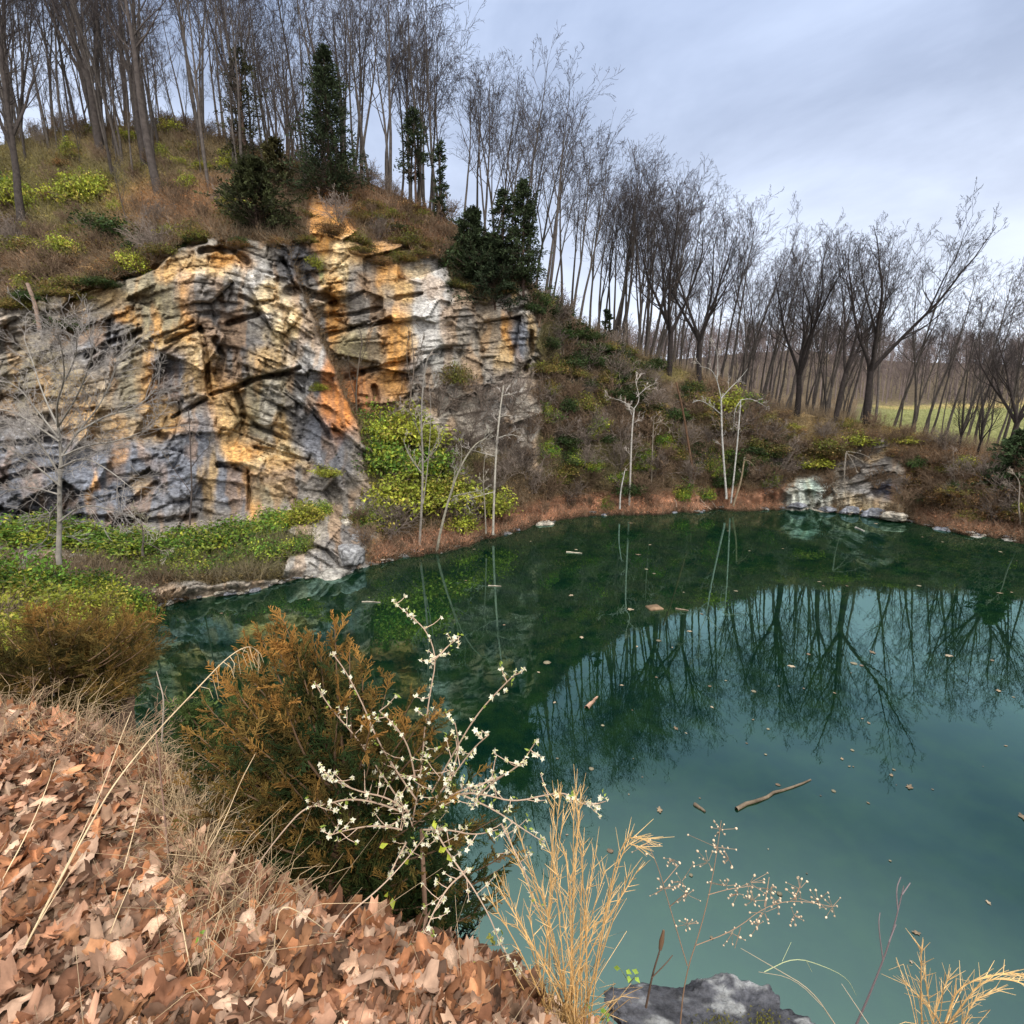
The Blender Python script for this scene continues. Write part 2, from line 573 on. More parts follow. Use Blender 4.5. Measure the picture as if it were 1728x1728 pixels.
# open cracks and undercut ledges (px polyline, half width px, depth m)
CR = [([(338, 553), (344, 585), (350, 630), (356, 668)], 5, 1.6), ([(362, 575), (372, 600), (368, 640)], 8, 1.0),
      ([(360, 668), (395, 655), (430, 640), (475, 632), (505, 622)], 4, 1.3), ([(290, 703), (320, 690), (350, 676)], 4, 1.1),
      ([(283, 578), (310, 565), (335, 555)], 3.5, .9), ([(386, 545), (410, 538), (432, 532)], 5, 1.0), ([(255, 572), (290, 560), (325, 545)], 3, .6),
      ([(150, 600), (180, 585), (235, 560)], 6, 1.1), ([(158, 618), (185, 600), (210, 590)], 9, .9), ([(90, 492), (150, 478), (230, 464), (262, 452)], 5, 1.2),
      ([(262, 450), (280, 430), (300, 418), (345, 408)], 6, 1.2), ([(340, 424), (370, 420), (395, 426), (415, 440)], 6, 1.3), ([(405, 498), (430, 512), (470, 505)], 4, .8),
      ([(488, 492), (510, 490), (545, 500), (560, 508)], 9, 1.8), ([(535, 570), (580, 556), (620, 550), (660, 540)], 4.5, 1.2), ([(560, 532), (600, 528), (640, 520)], 4, .9),
      ([(560, 640), (595, 635), (610, 630)], 6, 1.2), ([(610, 630), (650, 618), (690, 608)], 4, .9), ([(668, 503), (700, 498), (712, 495)], 4, .9),
      ([(632, 655), (634, 690), (632, 720)], 6, 1.2), ([(596, 640), (604, 680), (610, 720)], 3, .8), ([(700, 600), (730, 594), (760, 588)], 3, .6),
      ([(0, 810), (50, 798), (100, 790)], 6, 1.2), ([(0, 750), (60, 742), (120, 748)], 5, .8), ([(0, 860), (60, 868), (130, 872), (250, 878), (330, 872)], 6, 1.0),
      ([(238, 735), (262, 728), (275, 738)], 7, 1.0), ([(370, 785), (395, 785), (420, 795)], 6, 1.4), ([(420, 795), (422, 830), (420, 860)], 4, 1.0),
      ([(215, 850), (245, 830), (262, 815)], 5, .7), ([(398, 660), (410, 700), (408, 730)], 5, 1.0), ([(405, 700), (440, 720), (480, 740)], 4, .8), ([(430, 755), (470, 762), (520, 775)], 4, .9),
      ([(480, 440), (492, 470), (520, 512), (545, 570), (570, 630)], 3, 1.0), ([(430, 520), (470, 570), (520, 620)], 3, .5), ([(500, 645), (530, 690), (560, 740)], 3, .6),
      ([(690, 560), (688, 600), (690, 640)], 2.5, .5), ([(840, 640), (870, 632), (885, 620)], 5, 1.0), ([(860, 530), (880, 520), (900, 520)], 4, .8), ([(896, 560), (898, 590), (886, 625)], 5, 1.0), ([(800, 560), (815, 590), (808, 640)], 5, .6),
      ([(1440, 820), (1470, 808), (1510, 800)], 4, .7), ([(1480, 832), (1500, 828), (1512, 838)], 8, .9), ([(1420, 800), (1450, 795)], 4, .6)]
for pts, w, dep in CR:
    dm = np.full(gpx.shape, 1e9)
    lo, hi = min(p[0] for p in pts) - 60, max(p[0] for p in pts) + 60
    ci = np.where((PX > lo) & (PX < hi))[0]
    sl = slice(ci[0], ci[-1] + 1)
    X, Yp = gpx[sl] + wx[sl] * 0.35, gpy[sl] + wy[sl] * 0.35
    dd = np.full(X.shape, 1e9)
    for (x0, y0), (x1, y1) in zip(pts[:-1], pts[1:]):
        t = np.clip(((X - x0) * (x1 - x0) + (Yp - y0) * (y1 - y0)) / ((x1 - x0) ** 2 + (y1 - y0) ** 2), 0, 1)
        dd = np.minimum(dd, np.hypot(X - x0 - t * (x1 - x0), Yp - y0 - t * (y1 - y0)))
    ww = w * (0.6 + 0.8 * vnoise(X / 14, Yp / 14, 77))
    disp[sl] -= dep * sstep(1.15, 0.55, dd / ww)

soil = fbm(gpx / 60, gpy / 40, 61, 4) * 0.9 + fbm(gpx / 14, gpy / 10, 62, 3) * 0.3
fade = sstep(0.0, 0.03, V01)[None] * sstep(1.0, 0.96, V01)[None]
amp = np.interp(gpx, [-60, 900, 1000, 1728], [1, 1, 0.8, 0.75])
amp = np.where(gpy > bA - 5, amp * 0.55, amp) if False else amp
GYd = GY - (disp * rock * amp + soil * (1 - rock)) * fade
GP = at(gpx, gpy, GYd)

# ---- rows beyond the crest: hilltop, field, far ridge
cr = GP[:, -1]
cz, cY = cr[:, 2], cr[:, 1]
dirx = cr[:, 0] / cr[:, 1]
z8 = cz + curve([(-900, 1.4), (700, 1.2), (880, .2), (1000, 0), (1300, -.2), (1500, -.6), (2600, -1)])(PX)
z60 = np.where(PX < 700, cz + 2.5, np.interp(PX, [700, 900, 1000, 1100, 1200, 1300, 1500, 2600], [30, 22, 16, 13.5, 11.5, 10.5, 10.2, 10]))
z110 = np.interp(PX, [-900, 700, 900, 1100, 1300, 1500, 1728, 2600], [36, 28, 20, 17, 14, 12.5, 13.1, 13])
z175 = np.interp(PX, [-900, 700, 1000, 1150, 1340, 1500, 1728, 2600], [20, 20, 26, 30, 33, 29, 28, 30])
z330 = np.interp(PX, [-900, 900, 1300, 2600], [20, 26, 40, 40])
Yk = np.stack([cY, cY + 9, np.full_like(cY, 82), np.full_like(cY, 112), np.full_like(cY, 180), np.full_like(cY, 330), np.full_like(cY, 700)])
Zk = np.stack([cz, z8, z60, z110, z175, z330, z330 * 0 + 20])
NB = 60
tb_ = np.linspace(0, 6, NB + 1)[1:]
BP = []
for t in tb_:
    i = min(int(t), 5)
    f = t - i
    fs = f
    Y = Yk[i] + (Yk[i + 1] - Yk[i]) * fs
    Z = Zk[i] + (Zk[i + 1] - Zk[i]) * fs
    Z = Z + fbm(dirx * Y / 9, Y / 9, 71, 3) * 0.5 * min(1, t)
    BP.append(np.stack([dirx * Y, Y, Z], -1))
BP = np.stack(BP, 1)
# ---- rows below the shoreline
sh = GP[:, 0]
inw = nrm(np.stack([-sh[:, 0] * 0.35, -sh[:, 1], 0 * sh[:, 0]], -1))
UP = np.stack([sh + inw * d + np.array([0, 0, -z]) for d, z in ((9, 5.0), (5, 3.6), (2.4, 1.6), (0.9, 0.5))], 1)
UP[PX < 235, :, 2] = np.minimum(UP[PX < 235, :, 2], -0.4)
NU = UP.shape[1]
ALL = np.concatenate([UP, GP, BP], 1)
NR = ALL.shape[1]
NC = len(PX)
rockall = np.concatenate([np.zeros((NC, NU)), rock, np.zeros((NC, NB))], 1)


# ---- lithology and ground cover colours (the material's own colour, plus undercut shade along the shoreline)
def paint(col, px, py, blobs):
    for (x, y, rx, ry, c, s) in blobs:
        m = (blob(px, py, x, y, rx, ry, 0.5) * s)[..., None]
        col = col * (1 - m) + np.array(c) * m
    return col


GREY, LGREY, BGREY, DGREY, BLK = (.17, .155, .14), (.35, .34, .32), (.135, .145, .17), (.065, .065, .072), (.035, .033, .035)
TAN, ORA, CRM, OLV, RUST, BRN = (.38, .255, .11), (.46, .235, .065), (.54, .42, .23), (.19, .16, .085), (.42, .16, .035), (.17, .125, .085)
RB = [(60, 800, 190, 90, BGREY, .9), (60, 860, 150, 40, DGREY, .6), (230, 800, 130, 85, BGREY, .88), (140, 510, 75, 25, CRM, .8), (110, 525, 40, 18, LGREY, .6), (190, 505, 40, 18, TAN, .7),
      (190, 550, 60, 40, DGREY, .65), (215, 533, 16, 12, ORA, .9), (175, 590, 50, 30, BGREY, .5), (190, 620, 40, 30, GREY, .8), (250, 480, 40, 30, OLV, .6), (270, 540, 45, 60, OLV, .75), (262, 560, 10, 40, ORA, .7),
      (285, 455, 22, 14, ORA, .7), (325, 450, 55, 22, TAN, .8), (385, 440, 35, 14, ORA, .9), (400, 460, 30, 12, CRM, .5), (320, 470, 20, 16, LGREY, .6), (312, 520, 12, 60, ORA, .85), (300, 580, 40, 25, TAN, .8), (335, 580, 14, 30, CRM, .7),
      (290, 640, 42, 48, BGREY, .88), (250, 650, 16, 60, ORA, .75), (225, 640, 25, 60, OLV, .5), (330, 640, 18, 40, TAN, .85), (290, 720, 40, 16, ORA, .6), (270, 700, 30, 24, TAN, .7), (240, 725, 50, 18, TAN, .55), (355, 630, 10, 50, TAN, .8),
      (370, 510, 60, 42, GREY, .9), (380, 560, 50, 40, DGREY, .6), (400, 620, 30, 40, DGREY, .6), (420, 590, 45, 25, DGREY, .5), (430, 470, 40, 30, LGREY, .8), (455, 500, 30, 25, CRM, .7), (440, 540, 25, 16, LGREY, .5),
      (470, 560, 22, 30, CRM, .9), (500, 600, 22, 40, LGREY, .9), (455, 610, 40, 22, TAN, .7), (490, 540, 14, 26, CRM, .8), (520, 640, 20, 40, LGREY, .7), (440, 650, 40, 20, OLV, .6),
      (375, 690, 30, 50, ORA, .55), (385, 720, 34, 60, TAN, .8), (340, 720, 30, 45, BGREY, .6), (335, 790, 45, 65, BGREY, .85), (395, 820, 30, 45, BGREY, .9), (355, 810, 12, 50, TAN, .8), (428, 830, 14, 45, ORA, .9), (440, 700, 40, 36, OLV, .75), (475, 720, 14, 30, TAN, .85), (455, 690, 14, 50, LGREY, .4),
      (450, 765, 60, 22, CRM, .85), (480, 785, 45, 14, TAN, .8), (410, 760, 30, 20, ORA, .8), (530, 690, 40, 70, DGREY, .85), (545, 750, 40, 40, BGREY, .75), (575, 770, 20, 50, BGREY, .6), (515, 660, 12, 30, LGREY, .5), (490, 820, 70, 30, GREY, .8), (450, 830, 30, 25, OLV, .6),
      (120, 680, 60, 50, TAN, .45), (60, 640, 70, 50, OLV, .5), (160, 720, 60, 30, TAN, .5), (60, 720, 60, 40, GREY, .5), (205, 770, 20, 16, ORA, .5), (155, 820, 7, 30, ORA, .7), (240, 820, 24, 14, TAN, .5),
      (505, 450, 38, 42, DGREY, .9), (535, 470, 16, 30, GREY, .6), (548, 440, 12, 45, (.20, .22, .05), .7), (558, 372, 48, 55, (.44, .20, .05), .9), (555, 395, 26, 24, ORA, .9), (575, 410, 16, 12, CRM, .7), (572, 470, 14, 60, CRM, .8), (560, 500, 14, 30, TAN, .7), (545, 520, 14, 16, CRM, .8),
      (605, 470, 22, 45, GREY, .6), (610, 430, 45, 18, TAN, .7), (640, 425, 40, 20, ORA, .7), (640, 475, 30, 40, BRN, .6), (660, 465, 26, 18, ORA, .85), (680, 490, 30, 16, TAN, .9), (720, 462, 28, 34, LGREY, .9), (700, 455, 22, 14, CRM, .6), (735, 510, 30, 30, LGREY, .8), (720, 560, 40, 60, LGREY, .8), (745, 620, 30, 50, (.34, .33, .30), .8),
      (565, 540, 16, 60, ORA, .95), (540, 560, 10, 60, LGREY, .6), (552, 650, 12, 60, RUST, .7), (615, 530, 40, 25, GREY, .8), (600, 590, 40, 32, OLV, .9), (625, 600, 10, 40, BRN, .6), (668, 590, 26, 70, ORA, .95), (690, 560, 14, 40, TAN, .7), (650, 650, 30, 30, ORA, .7), (605, 680, 45, 50, RUST, .8), (640, 690, 30, 40, BRN, .6), (575, 690, 16, 50, RUST, .8), (685, 625, 14, 20, DGREY, .7), (710, 640, 20, 40, GREY, .6),
      (800, 600, 35, 80, (.19, .165, .13), .7), (780, 530, 30, 30, GREY, .5), (852, 560, 10, 40, ORA, .9), (845, 620, 14, 40, TAN, .7), (872, 575, 14, 34, BGREY, .9), (893, 560, 7, 40, TAN, .8), (865, 520, 30, 10, LGREY, .6), (868, 488, 10, 24, TAN, .8), (850, 660, 26, 26, LGREY, .45), (830, 680, 30, 50, GREY, .6), (820, 560, 16, 40, (.24, .17, .1), .6),
      (1365, 835, 44, 26, (.36, .40, .36), .8), (1370, 830, 14, 12, (.36, .48, .40), .6), (1468, 790, 40, 40, GREY, .7), (1495, 835, 26, 18, (.10, .11, .17), .8), (1475, 850, 55, 14, CRM, .5), (1450, 830, 30, 14, LGREY, .5), (1480, 770, 26, 8, TAN, .5), (1290, 760, 26, 14, TAN, .7), (1300, 780, 30, 20, GREY, .7), (575, 960, 90, 22, LGREY, .75), (600, 850, 30, 30, GREY, .7), (590, 920, 40, 40, DGREY, .6), (380, 1000, 160, 10, (.34, .27, .2), .7)]
RC = np.broadcast_to(np.array([.215, .19, .155]), GP.shape).copy()
swx, swy = fbm(gpx / 22, gpy / 50, 81, 5) * 17, fbm(gpx / 30, gpy / 30, 82, 5) * 17
RC = paint(RC, gpx + swx, gpy + swy, RB)
# vertical seepage streaks, block to block change of tone, lichen
streak = sstep(0.50, 0.72, vnoise(gpx / 7 + wx * .1, gpy / 110, 83) * .65 + vnoise(gpx / 3.2, gpy / 60, 84) * .35)
ochre = sstep(0.52, 0.7, vnoise(gpx / 13 + wx * .1, gpy / 80, 85) * .6 + vnoise(gpx / 40, gpy / 40, 86) * .4)
RC = RC * (1 - (streak * 0.3)[..., None]) + np.array([.07, .065, .06]) * (streak * 0.3)[..., None]
RC = RC * (1 - (ochre * 0.26)[..., None]) + np.array(ORA) * 0.85 * (ochre * 0.26)[..., None]
tone = 1.0 + 0.30 * f1 + 0.35 * f2 + 0.22 * (h3 - 0.5)
RC = RC * np.clip(tone, 0.75, 1.9)[..., None]
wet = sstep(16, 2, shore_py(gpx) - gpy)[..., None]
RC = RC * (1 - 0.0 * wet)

SOIL, LITTER, YGRN, DGRN, DRY, FIELD = (.13, .075, .04), (.20, .11, .058), (.16, .15, .03), (.04, .055, .018), (.25, .18, .09), (.15, .20, .05)
GC = np.broadcast_to(np.array([.12, .08, .045]), GP.shape).copy()
GB = [(100, 300, 220, 90, (.19, .17, .05), .8), (140, 320, 70, 50, YGRN, .6), (310, 345, 130, 40, (.27, .13, .06), .8), (250, 250, 200, 36, (.17, .125, .06), .8), (60, 460, 120, 50, LITTER, .55), (230, 420, 90, 40, (.12, .07, .03), .7),
      (390, 330, 60, 40, (.2, .1, .04), .7), (560, 350, 40, 40, (.45, .20, .06), .9), (620, 330, 60, 40, (.2, .11, .06), .8), (700, 390, 60, 40, (.17, .08, .04), .8), (640, 300, 60, 14, DRY, .7),
      (800, 470, 70, 60, (.06, .06, .02), .7), (940, 560, 60, 60, (.09, .09, .03), .7), (1000, 620, 80, 40, (.07, .05, .03), .8), (960, 680, 60, 60, (.13, .09, .06), .8), (1120, 620, 60, 20, (.17, .15, .05), .7), (1100, 690, 100, 40, (.12, .09, .07), .7),
      (700, 800, 130, 80, (.10, .11, .03), .7), (1000, 770, 120, 50, (.08, .08, .03), .7), (1200, 760, 120, 60, (.11, .08, .04), .7), (1400, 740, 120, 40, (.16, .11, .04), .8), (1330, 720, 70, 30, DRY, .5), (1580, 790, 90, 50, (.15, .08, .04), .8), (1540, 740, 80, 14, (.22, .15, .05), .7),
      (400, 930, 220, 50, (.07, .09, .02), .8)]
GC = paint(GC, gpx + swx, gpy + swy, GB)
red = sstep(0, 5, shore_py(gpx) - gpy) * sstep(44, 26, shore_py(gpx) - gpy + swy * .4) * sstep(600, 640, gpx) * sstep(1345, 1320, gpx)
red = np.maximum(red, 0.7 * sstep(0, 5, shore_py(gpx) - gpy) * sstep(40, 20, shore_py(gpx) - gpy + swy * .4) * sstep(1530, 1560, gpx))
GC = GC * (1 - red[..., None]) + np.array([.36, .185, .11]) * ((.55 + .9 * vnoise(gpx / 6, gpy / 3.5, 92)) * red)[..., None]
GC = GC * (0.6 + 0.65 * vnoise(gpx / 12, gpy / 9, 91))[..., None]
GC = GC * (1 - .6 * sstep(5, 1.5, shore_py(gpx) - gpy))[..., None]      # wet margin, with the undercut bank's shade painted in
BX, BY = BP[..., 0], BP[..., 1]
BC = np.broadcast_to(np.array([.12, .092, .06]), BP.shape).copy()
fpx = BX / np.maximum(BY, 1)
fld = sstep(.62, .74, fpx + fbm(BX / 9, BY / 9, 95, 3) * .05) * sstep(50, 53, BY) * sstep(114, 106, BY + fbm(BX / 8, BY / 8, 96, 3) * 4)
drym = sstep(.35, .65, vnoise(BX / 14, BY / 7, 97) * .5 + sstep(86, 108, BY) * .55)
FC = np.array([.20, .20, .075]) * (1 - drym[..., None]) + np.array([.36, .27, .11]) * drym[..., None]
BC = BC * (1 - fld[..., None]) + FC * fld[..., None]
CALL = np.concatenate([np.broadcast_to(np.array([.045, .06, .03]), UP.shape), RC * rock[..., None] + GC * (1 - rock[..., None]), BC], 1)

M_rock = mat_col('rock_face', rough=0.82, nscale=2.6, nlo=0.66, nhi=1.32, bump=0.7, bscale=5.0, bdist=0.13, spec=0.3)
def rock_cracks(m, scale, strength, dist):
    """angular joints on top of the grain"""
    N, L = m.node_tree.nodes, m.node_tree.links
    P = N['Principled BSDF']
    tc = N.new('ShaderNodeTexCoord')
    mp = N.new('ShaderNodeMapping')
    mp.inputs['Scale'].default_value = (scale, scale, scale * 2.1)
    mp.inputs['Rotation'].default_value = (0.1, 0.25, 0.3)
    L.new(tc.outputs['Object'], mp.inputs['Vector'])
    v = N.new('ShaderNodeTexVoronoi')
    v.feature = 'F1'
    v.inputs['Scale'].default_value = 1.0
    L.new(mp.outputs[0], v.inputs['Vector'])
    e = N.new('ShaderNodeTexVoronoi')
    e.feature = 'DISTANCE_TO_EDGE'
    e.inputs['Scale'].default_value = 1.0
    L.new(mp.outputs[0], e.inputs['Vector'])
    mr = N.new('ShaderNodeMapRange')
    mr.inputs['From Max'].default_value = 0.06
    L.new(e.outputs['Distance'], mr.inputs['Value'])
    sp = N.new('ShaderNodeSeparateXYZ')
    L.new(v.outputs['Color'], sp.inputs[0])
    ad = N.new('ShaderNodeMath')
    L.new(mr.outputs[0], ad.inputs[0])
    L.new(sp.outputs[0], ad.inputs[1])
    b = N.new('ShaderNodeBump')
    b.inputs['Strength'].default_value = strength
    b.inputs['Distance'].default_value = dist
    L.new(ad.outputs[0], b.inputs['Height'])
    old = P.inputs['Normal'].links[0].from_node
    L.new(b.outputs[0], old.inputs['Normal'])


def rock_grain(m):
    N, L = m.node_tree.nodes, m.node_tree.links
    P = N['Principled BSDF']
    tc = N.new('ShaderNodeTexCoord')
    mp = N.new('ShaderNodeMapping')
    mp.inputs['Scale'].default_value = (3.2, 3.2, 7.5)
    mp.inputs['Rotation'].default_value = (0.0, 0.22, 0.0)
    L.new(tc.outputs['Object'], mp.inputs['Vector'])
    no = N.new('ShaderNodeTexNoise')
    no.inputs['Scale'].default_value = 1.0
    no.inputs['Detail'].default_value = 7
    no.inputs['Roughness'].default_value = 0.72
    L.new(mp.outputs[0], no.inputs['Vector'])
    rp = N.new('ShaderNodeValToRGB')
    rp.color_ramp.elements[0].position = .36
    rp.color_ramp.elements[0].color = (.42, .40, .40, 1)
    rp.color_ramp.elements[1].position = .60
    rp.color_ramp.elements[1].color = (1.22, 1.2, 1.16, 1)
    L.new(no.outputs['Fac'], rp.inputs['Fac'])
    mu = N.new('ShaderNodeVectorMath')
    mu.operation = 'MULTIPLY'
    old = P.inputs['Base Color'].links[0].from_socket
    L.new(old, mu.inputs[0])
    L.new(rp.outputs['Color'], mu.inputs[1])
    L.new(mu.outputs[0], P.inputs['Base Color'])


rock_cracks(M_rock, 1.5, .45, .08)
rock_grain(M_rock)
M_ground = mat_col('hill_soil', rough=0.95, nscale=1.6, nlo=0.55, nhi=1.4, bump=0.9, bscale=4.0, bdist=0.25, spec=0.1)

ii, jj = np.meshgrid(np.arange(NC - 1), np.arange(NR - 1), indexing='ij')
q = np.stack([ii * NR + jj, (ii + 1) * NR + jj, (ii + 1) * NR + jj + 1, ii * NR + jj + 1], -1).reshape(-1, 4)
rk = (rockall[:-1, :-1] + rockall[1:, :-1] + rockall[:-1, 1:] + rockall[1:, 1:]).reshape(-1) / 4 > 0.5


def sub_sheet(name, faces, mat, smooth):
    used, inv = np.unique(faces, return_inverse=True)
    g = Geo()
    g.add(ALL.reshape(-1, 3)[used], inv.reshape(-1, 4), CALL.reshape(-1, 3)[used])
    o = g.build(name, mat, smooth=smooth)
    return tag(o, kind='structure')


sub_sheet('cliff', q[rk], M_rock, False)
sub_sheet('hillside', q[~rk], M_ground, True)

# normals of the visible sheet, for things that stand or grow on it
du = np.gradient(GP, axis=0)
dv = np.gradient(GP, axis=1)
GN = nrm(np.cross(du, dv))
GN = np.where((GN[..., 2:3] < 0) & (np.abs(GN[..., 1:2]) < 2), -GN, GN)


def spot(px, py):
    """point of the hillside seen at (px, py)"""
    i = int(np.clip(np.searchsorted(PX, px), 0, NC - 1))
    v = (py - shore_py(px)) / (crest(px) - shore_py(px))
    j = int(np.clip(round(float(v) * (NV - 1)), 0, NV - 1))
    return GP[i, j].copy()


def beyond(px, d):
    """point on the ground d metres behind the crest"""
    i = int(np.clip(np.searchsorted(PX, px), 0, NC - 1))
    Y = cY[i] + d
    col = np.concatenate([GP[i, -1:], BP[i]], 0)
    return np.array([dirx[i] * Y, Y, np.interp(Y, col[:, 1], col[:, 2])])


# ---------------------------------------------------------------- the near bank the camera stands on
BR = np.array([(-26, 20, 2.6), (-19, 11.5, 4.4), (-12, 6.4, 6.3), (-7, 3.7, 7.3), (-3.6, 2.75, 7.4), (-2.4, 2.5, 7.4), (-1.67, 2.18, 7.4), (-1.25, 1.75, 7.4), (-1.0, 1.5, 7.4), (-.44, 1.3, 7.38), (0, 1.2, 7.32), (.35, 1.18, 7.05), (.8, 1.15, 6.75), (1.4, 1.1, 6.7), (2.4, 1.0, 6.7), (4.5, .8, 6.9), (9, .4, 7), (20, 0, 7), (60, 0, 7)], float)
SH = np.array([(-19, 23.5), (-14, 17.5), (-11.6, 14.3), (-9.3, 11.2), (-7, 8.7), (-5.8, 7.7), (-4.7, 6.9), (-3.7, 6.4), (-2.8, 6.0), (-1.8, 5.7), (-1, 5.5), (0, 5.3), (1.5, 5.1), (3, 5), (5, 4.8), (8, 4.6), (13, 4.2), (24, 4), (62, 4)], float)
NUu = 420
uu = np.linspace(0, len(BR) - 1, NUu)
ki = np.arange(len(BR))
br = np.stack([np.interp(uu, ki, BR[:, c]) for c in range(3)], -1)
sr = np.stack([np.interp(uu, ki, SH[:, c]) for c in range(2)] + [np.zeros(NUu)], -1)
for _ in range(6):
    br[1:-1] = (br[:-2] + 2 * br[1:-1] + br[2:]) / 4
    sr[1:-1] = (sr[:-2] + 2 * sr[1:-1] + sr[2:]) / 4
out = nrm((br - sr) * np.array([1, 1, 0]))
rows, rowf = [], []
for d in (40, 14, 6, 4, 3.2, 2.6, 2.1, 1.7, 1.35, 1.05, .8, .6, .42, .28, .15, .05):
    p = br + out * d
    p[:, 2] = br[:, 2] + (7.42 - br[:, 2]) * min(1, d / 1.2) if d < 6 else 7.42 + 0.02 * d
    rows.append(p)
    rowf.append(-d)
for f in np.concatenate([np.linspace(0, 1, 45), [1.15, 1.4]]):
    p = br + (sr - br) * f
    p[:, 2] = np.where(f <= 1, br[:, 2] * (1 - f ** 1.25), -(f - 1) * 7)
    rows.append(p)
    rowf.append(f)
NBANK = np.stack(rows, 1)
rowf = np.array(rowf)
nz = fbm(NBANK[..., 0] * 1.3, NBANK[..., 1] * 1.3, 101, 4) * 0.10 + fbm(NBANK[..., 0] * .4, NBANK[..., 1] * .4, 102, 3) * 0.25 * sstep(0, .3, rowf)[None]
NBANK[..., 2] += nz
bc = np.array([.17, .105, .065]) * (0.6 + 0.7 * vnoise(NBANK[..., 0] * 6, NBANK[..., 1] * 6, 103))[..., None]
bc = bc * np.where(rowf > 0.9, 0.6, 1)[None, :, None]
ii, jj = np.meshgrid(np.arange(NUu - 1), np.arange(len(rowf) - 1), indexing='ij')
nr = len(rowf)
g = Geo()
g.add(NBANK.reshape(-1, 3), np.stack([ii * nr + jj, ii * nr + jj + 1, (ii + 1) * nr + jj + 1, (ii + 1) * nr + jj], -1).reshape(-1, 4), bc.reshape(-1, 3))
M_bank = mat_col('bank_soil', rough=0.95, nscale=9, nlo=0.5, nhi=1.4, bump=0.8, bscale=30, bdist=0.03, spec=0.1)
tag(g.build('bank', M_bank, smooth=True), kind='structure')
_bk = NBANK.reshape(-1, 3)


def bank_z(x, y):
    d = (_bk[:, 0] - x) ** 2 + (_bk[:, 1] - y) ** 2
    i = np.argpartition(d, 4)[:4]
    w = 1 / (d[i] + 1e-4)
    return float((_bk[i, 2] * w).sum() / w.sum())


# ---------------------------------------------------------------- pond
M_water, N, L, P = new_mat('pond_water')
N.remove(P)
tc = N.new('ShaderNodeTexCoord')
wn1 = N.new('ShaderNodeTexNoise')
wn1.inputs['Scale'].default_value = 1.1
wn1.inputs['Detail'].default_value = 4
L.new(tc.outputs['Object'], wn1.inputs['Vector'])
bp = N.new('ShaderNodeBump')
bp.inputs['Strength'].default_value = 0.014
bp.inputs['Distance'].default_value = 0.1
L.new(wn1.outputs['Fac'], bp.inputs['Height'])
wn2 = N.new('ShaderNodeTexNoise')
wn2.inputs['Scale'].default_value = 0.9
wn2.inputs['Detail'].default_value = 7
wn2.inputs['Roughness'].default_value = 0.68
L.new(tc.outputs['Object'], wn2.inputs['Vector'])
rp = N.new('ShaderNodeValToRGB')
rp.color_ramp.elements[0].position = 0.40
rp.color_ramp.elements[0].color = (.0016, .011, .0065, 1)
rp.color_ramp.elements[1].position = 0.68
rp.color_ramp.elements[1].color = (.008, .024, .007, 1)
L.new(wn2.outputs['Fac'], rp.inputs['Fac'])
df = N.new('ShaderNodeBsdfDiffuse')
L.new(rp.outputs['Color'], df.inputs['Color'])
gl = N.new('ShaderNodeBsdfGlossy')
gl.inputs['Roughness'].default_value = 0.004
gl.inputs['Color'].default_value = (.64, 1.0, .90, 1)
L.new(bp.outputs[0], gl.inputs['Normal'])
lw = N.new('ShaderNodeLayerWeight')
lw.inputs['Blend'].default_value = 0.5
pw = N.new('ShaderNodeMath')
pw.operation = 'POWER'
pw.inputs[1].default_value = 5.0
L.new(lw.outputs['Facing'], pw.inputs[0])
fr = N.new('ShaderNodeMapRange')
fr.inputs['To Min'].default_value = 0.108
fr.inputs['To Max'].default_value = 2.1
L.new(pw.outputs[0], fr.inputs['Value'])
fm = N.new('ShaderNodeMath')
fm.operation = 'MINIMUM'
fm.inputs[1].default_value = 0.32
L.new(fr.outputs[0], fm.inputs[0])
mx = N.new('ShaderNodeMixShader')
L.new(fm.outputs[0], mx.inputs[0])
L.new(df.outputs[0], mx.inputs[1])
L.new(gl.outputs[0], mx.inputs[2])
L.new(mx.outputs[0], N['Material Output'].inputs['Surface'])
g = Geo()
g.add([(-45, -2, 0), (90, -2, 0), (90, 60, 0), (-45, 60, 0)], [(0, 1, 2, 3)])
tag(g.build('pond_water', M_water), kind='structure')

# ---------------------------------------------------------------- trees, shrubs and brush
def unit(x, y, z):
    l = math.sqrt(x * x + y * y + z * z) or 1.0
    return (x / l, y / l, z / l)


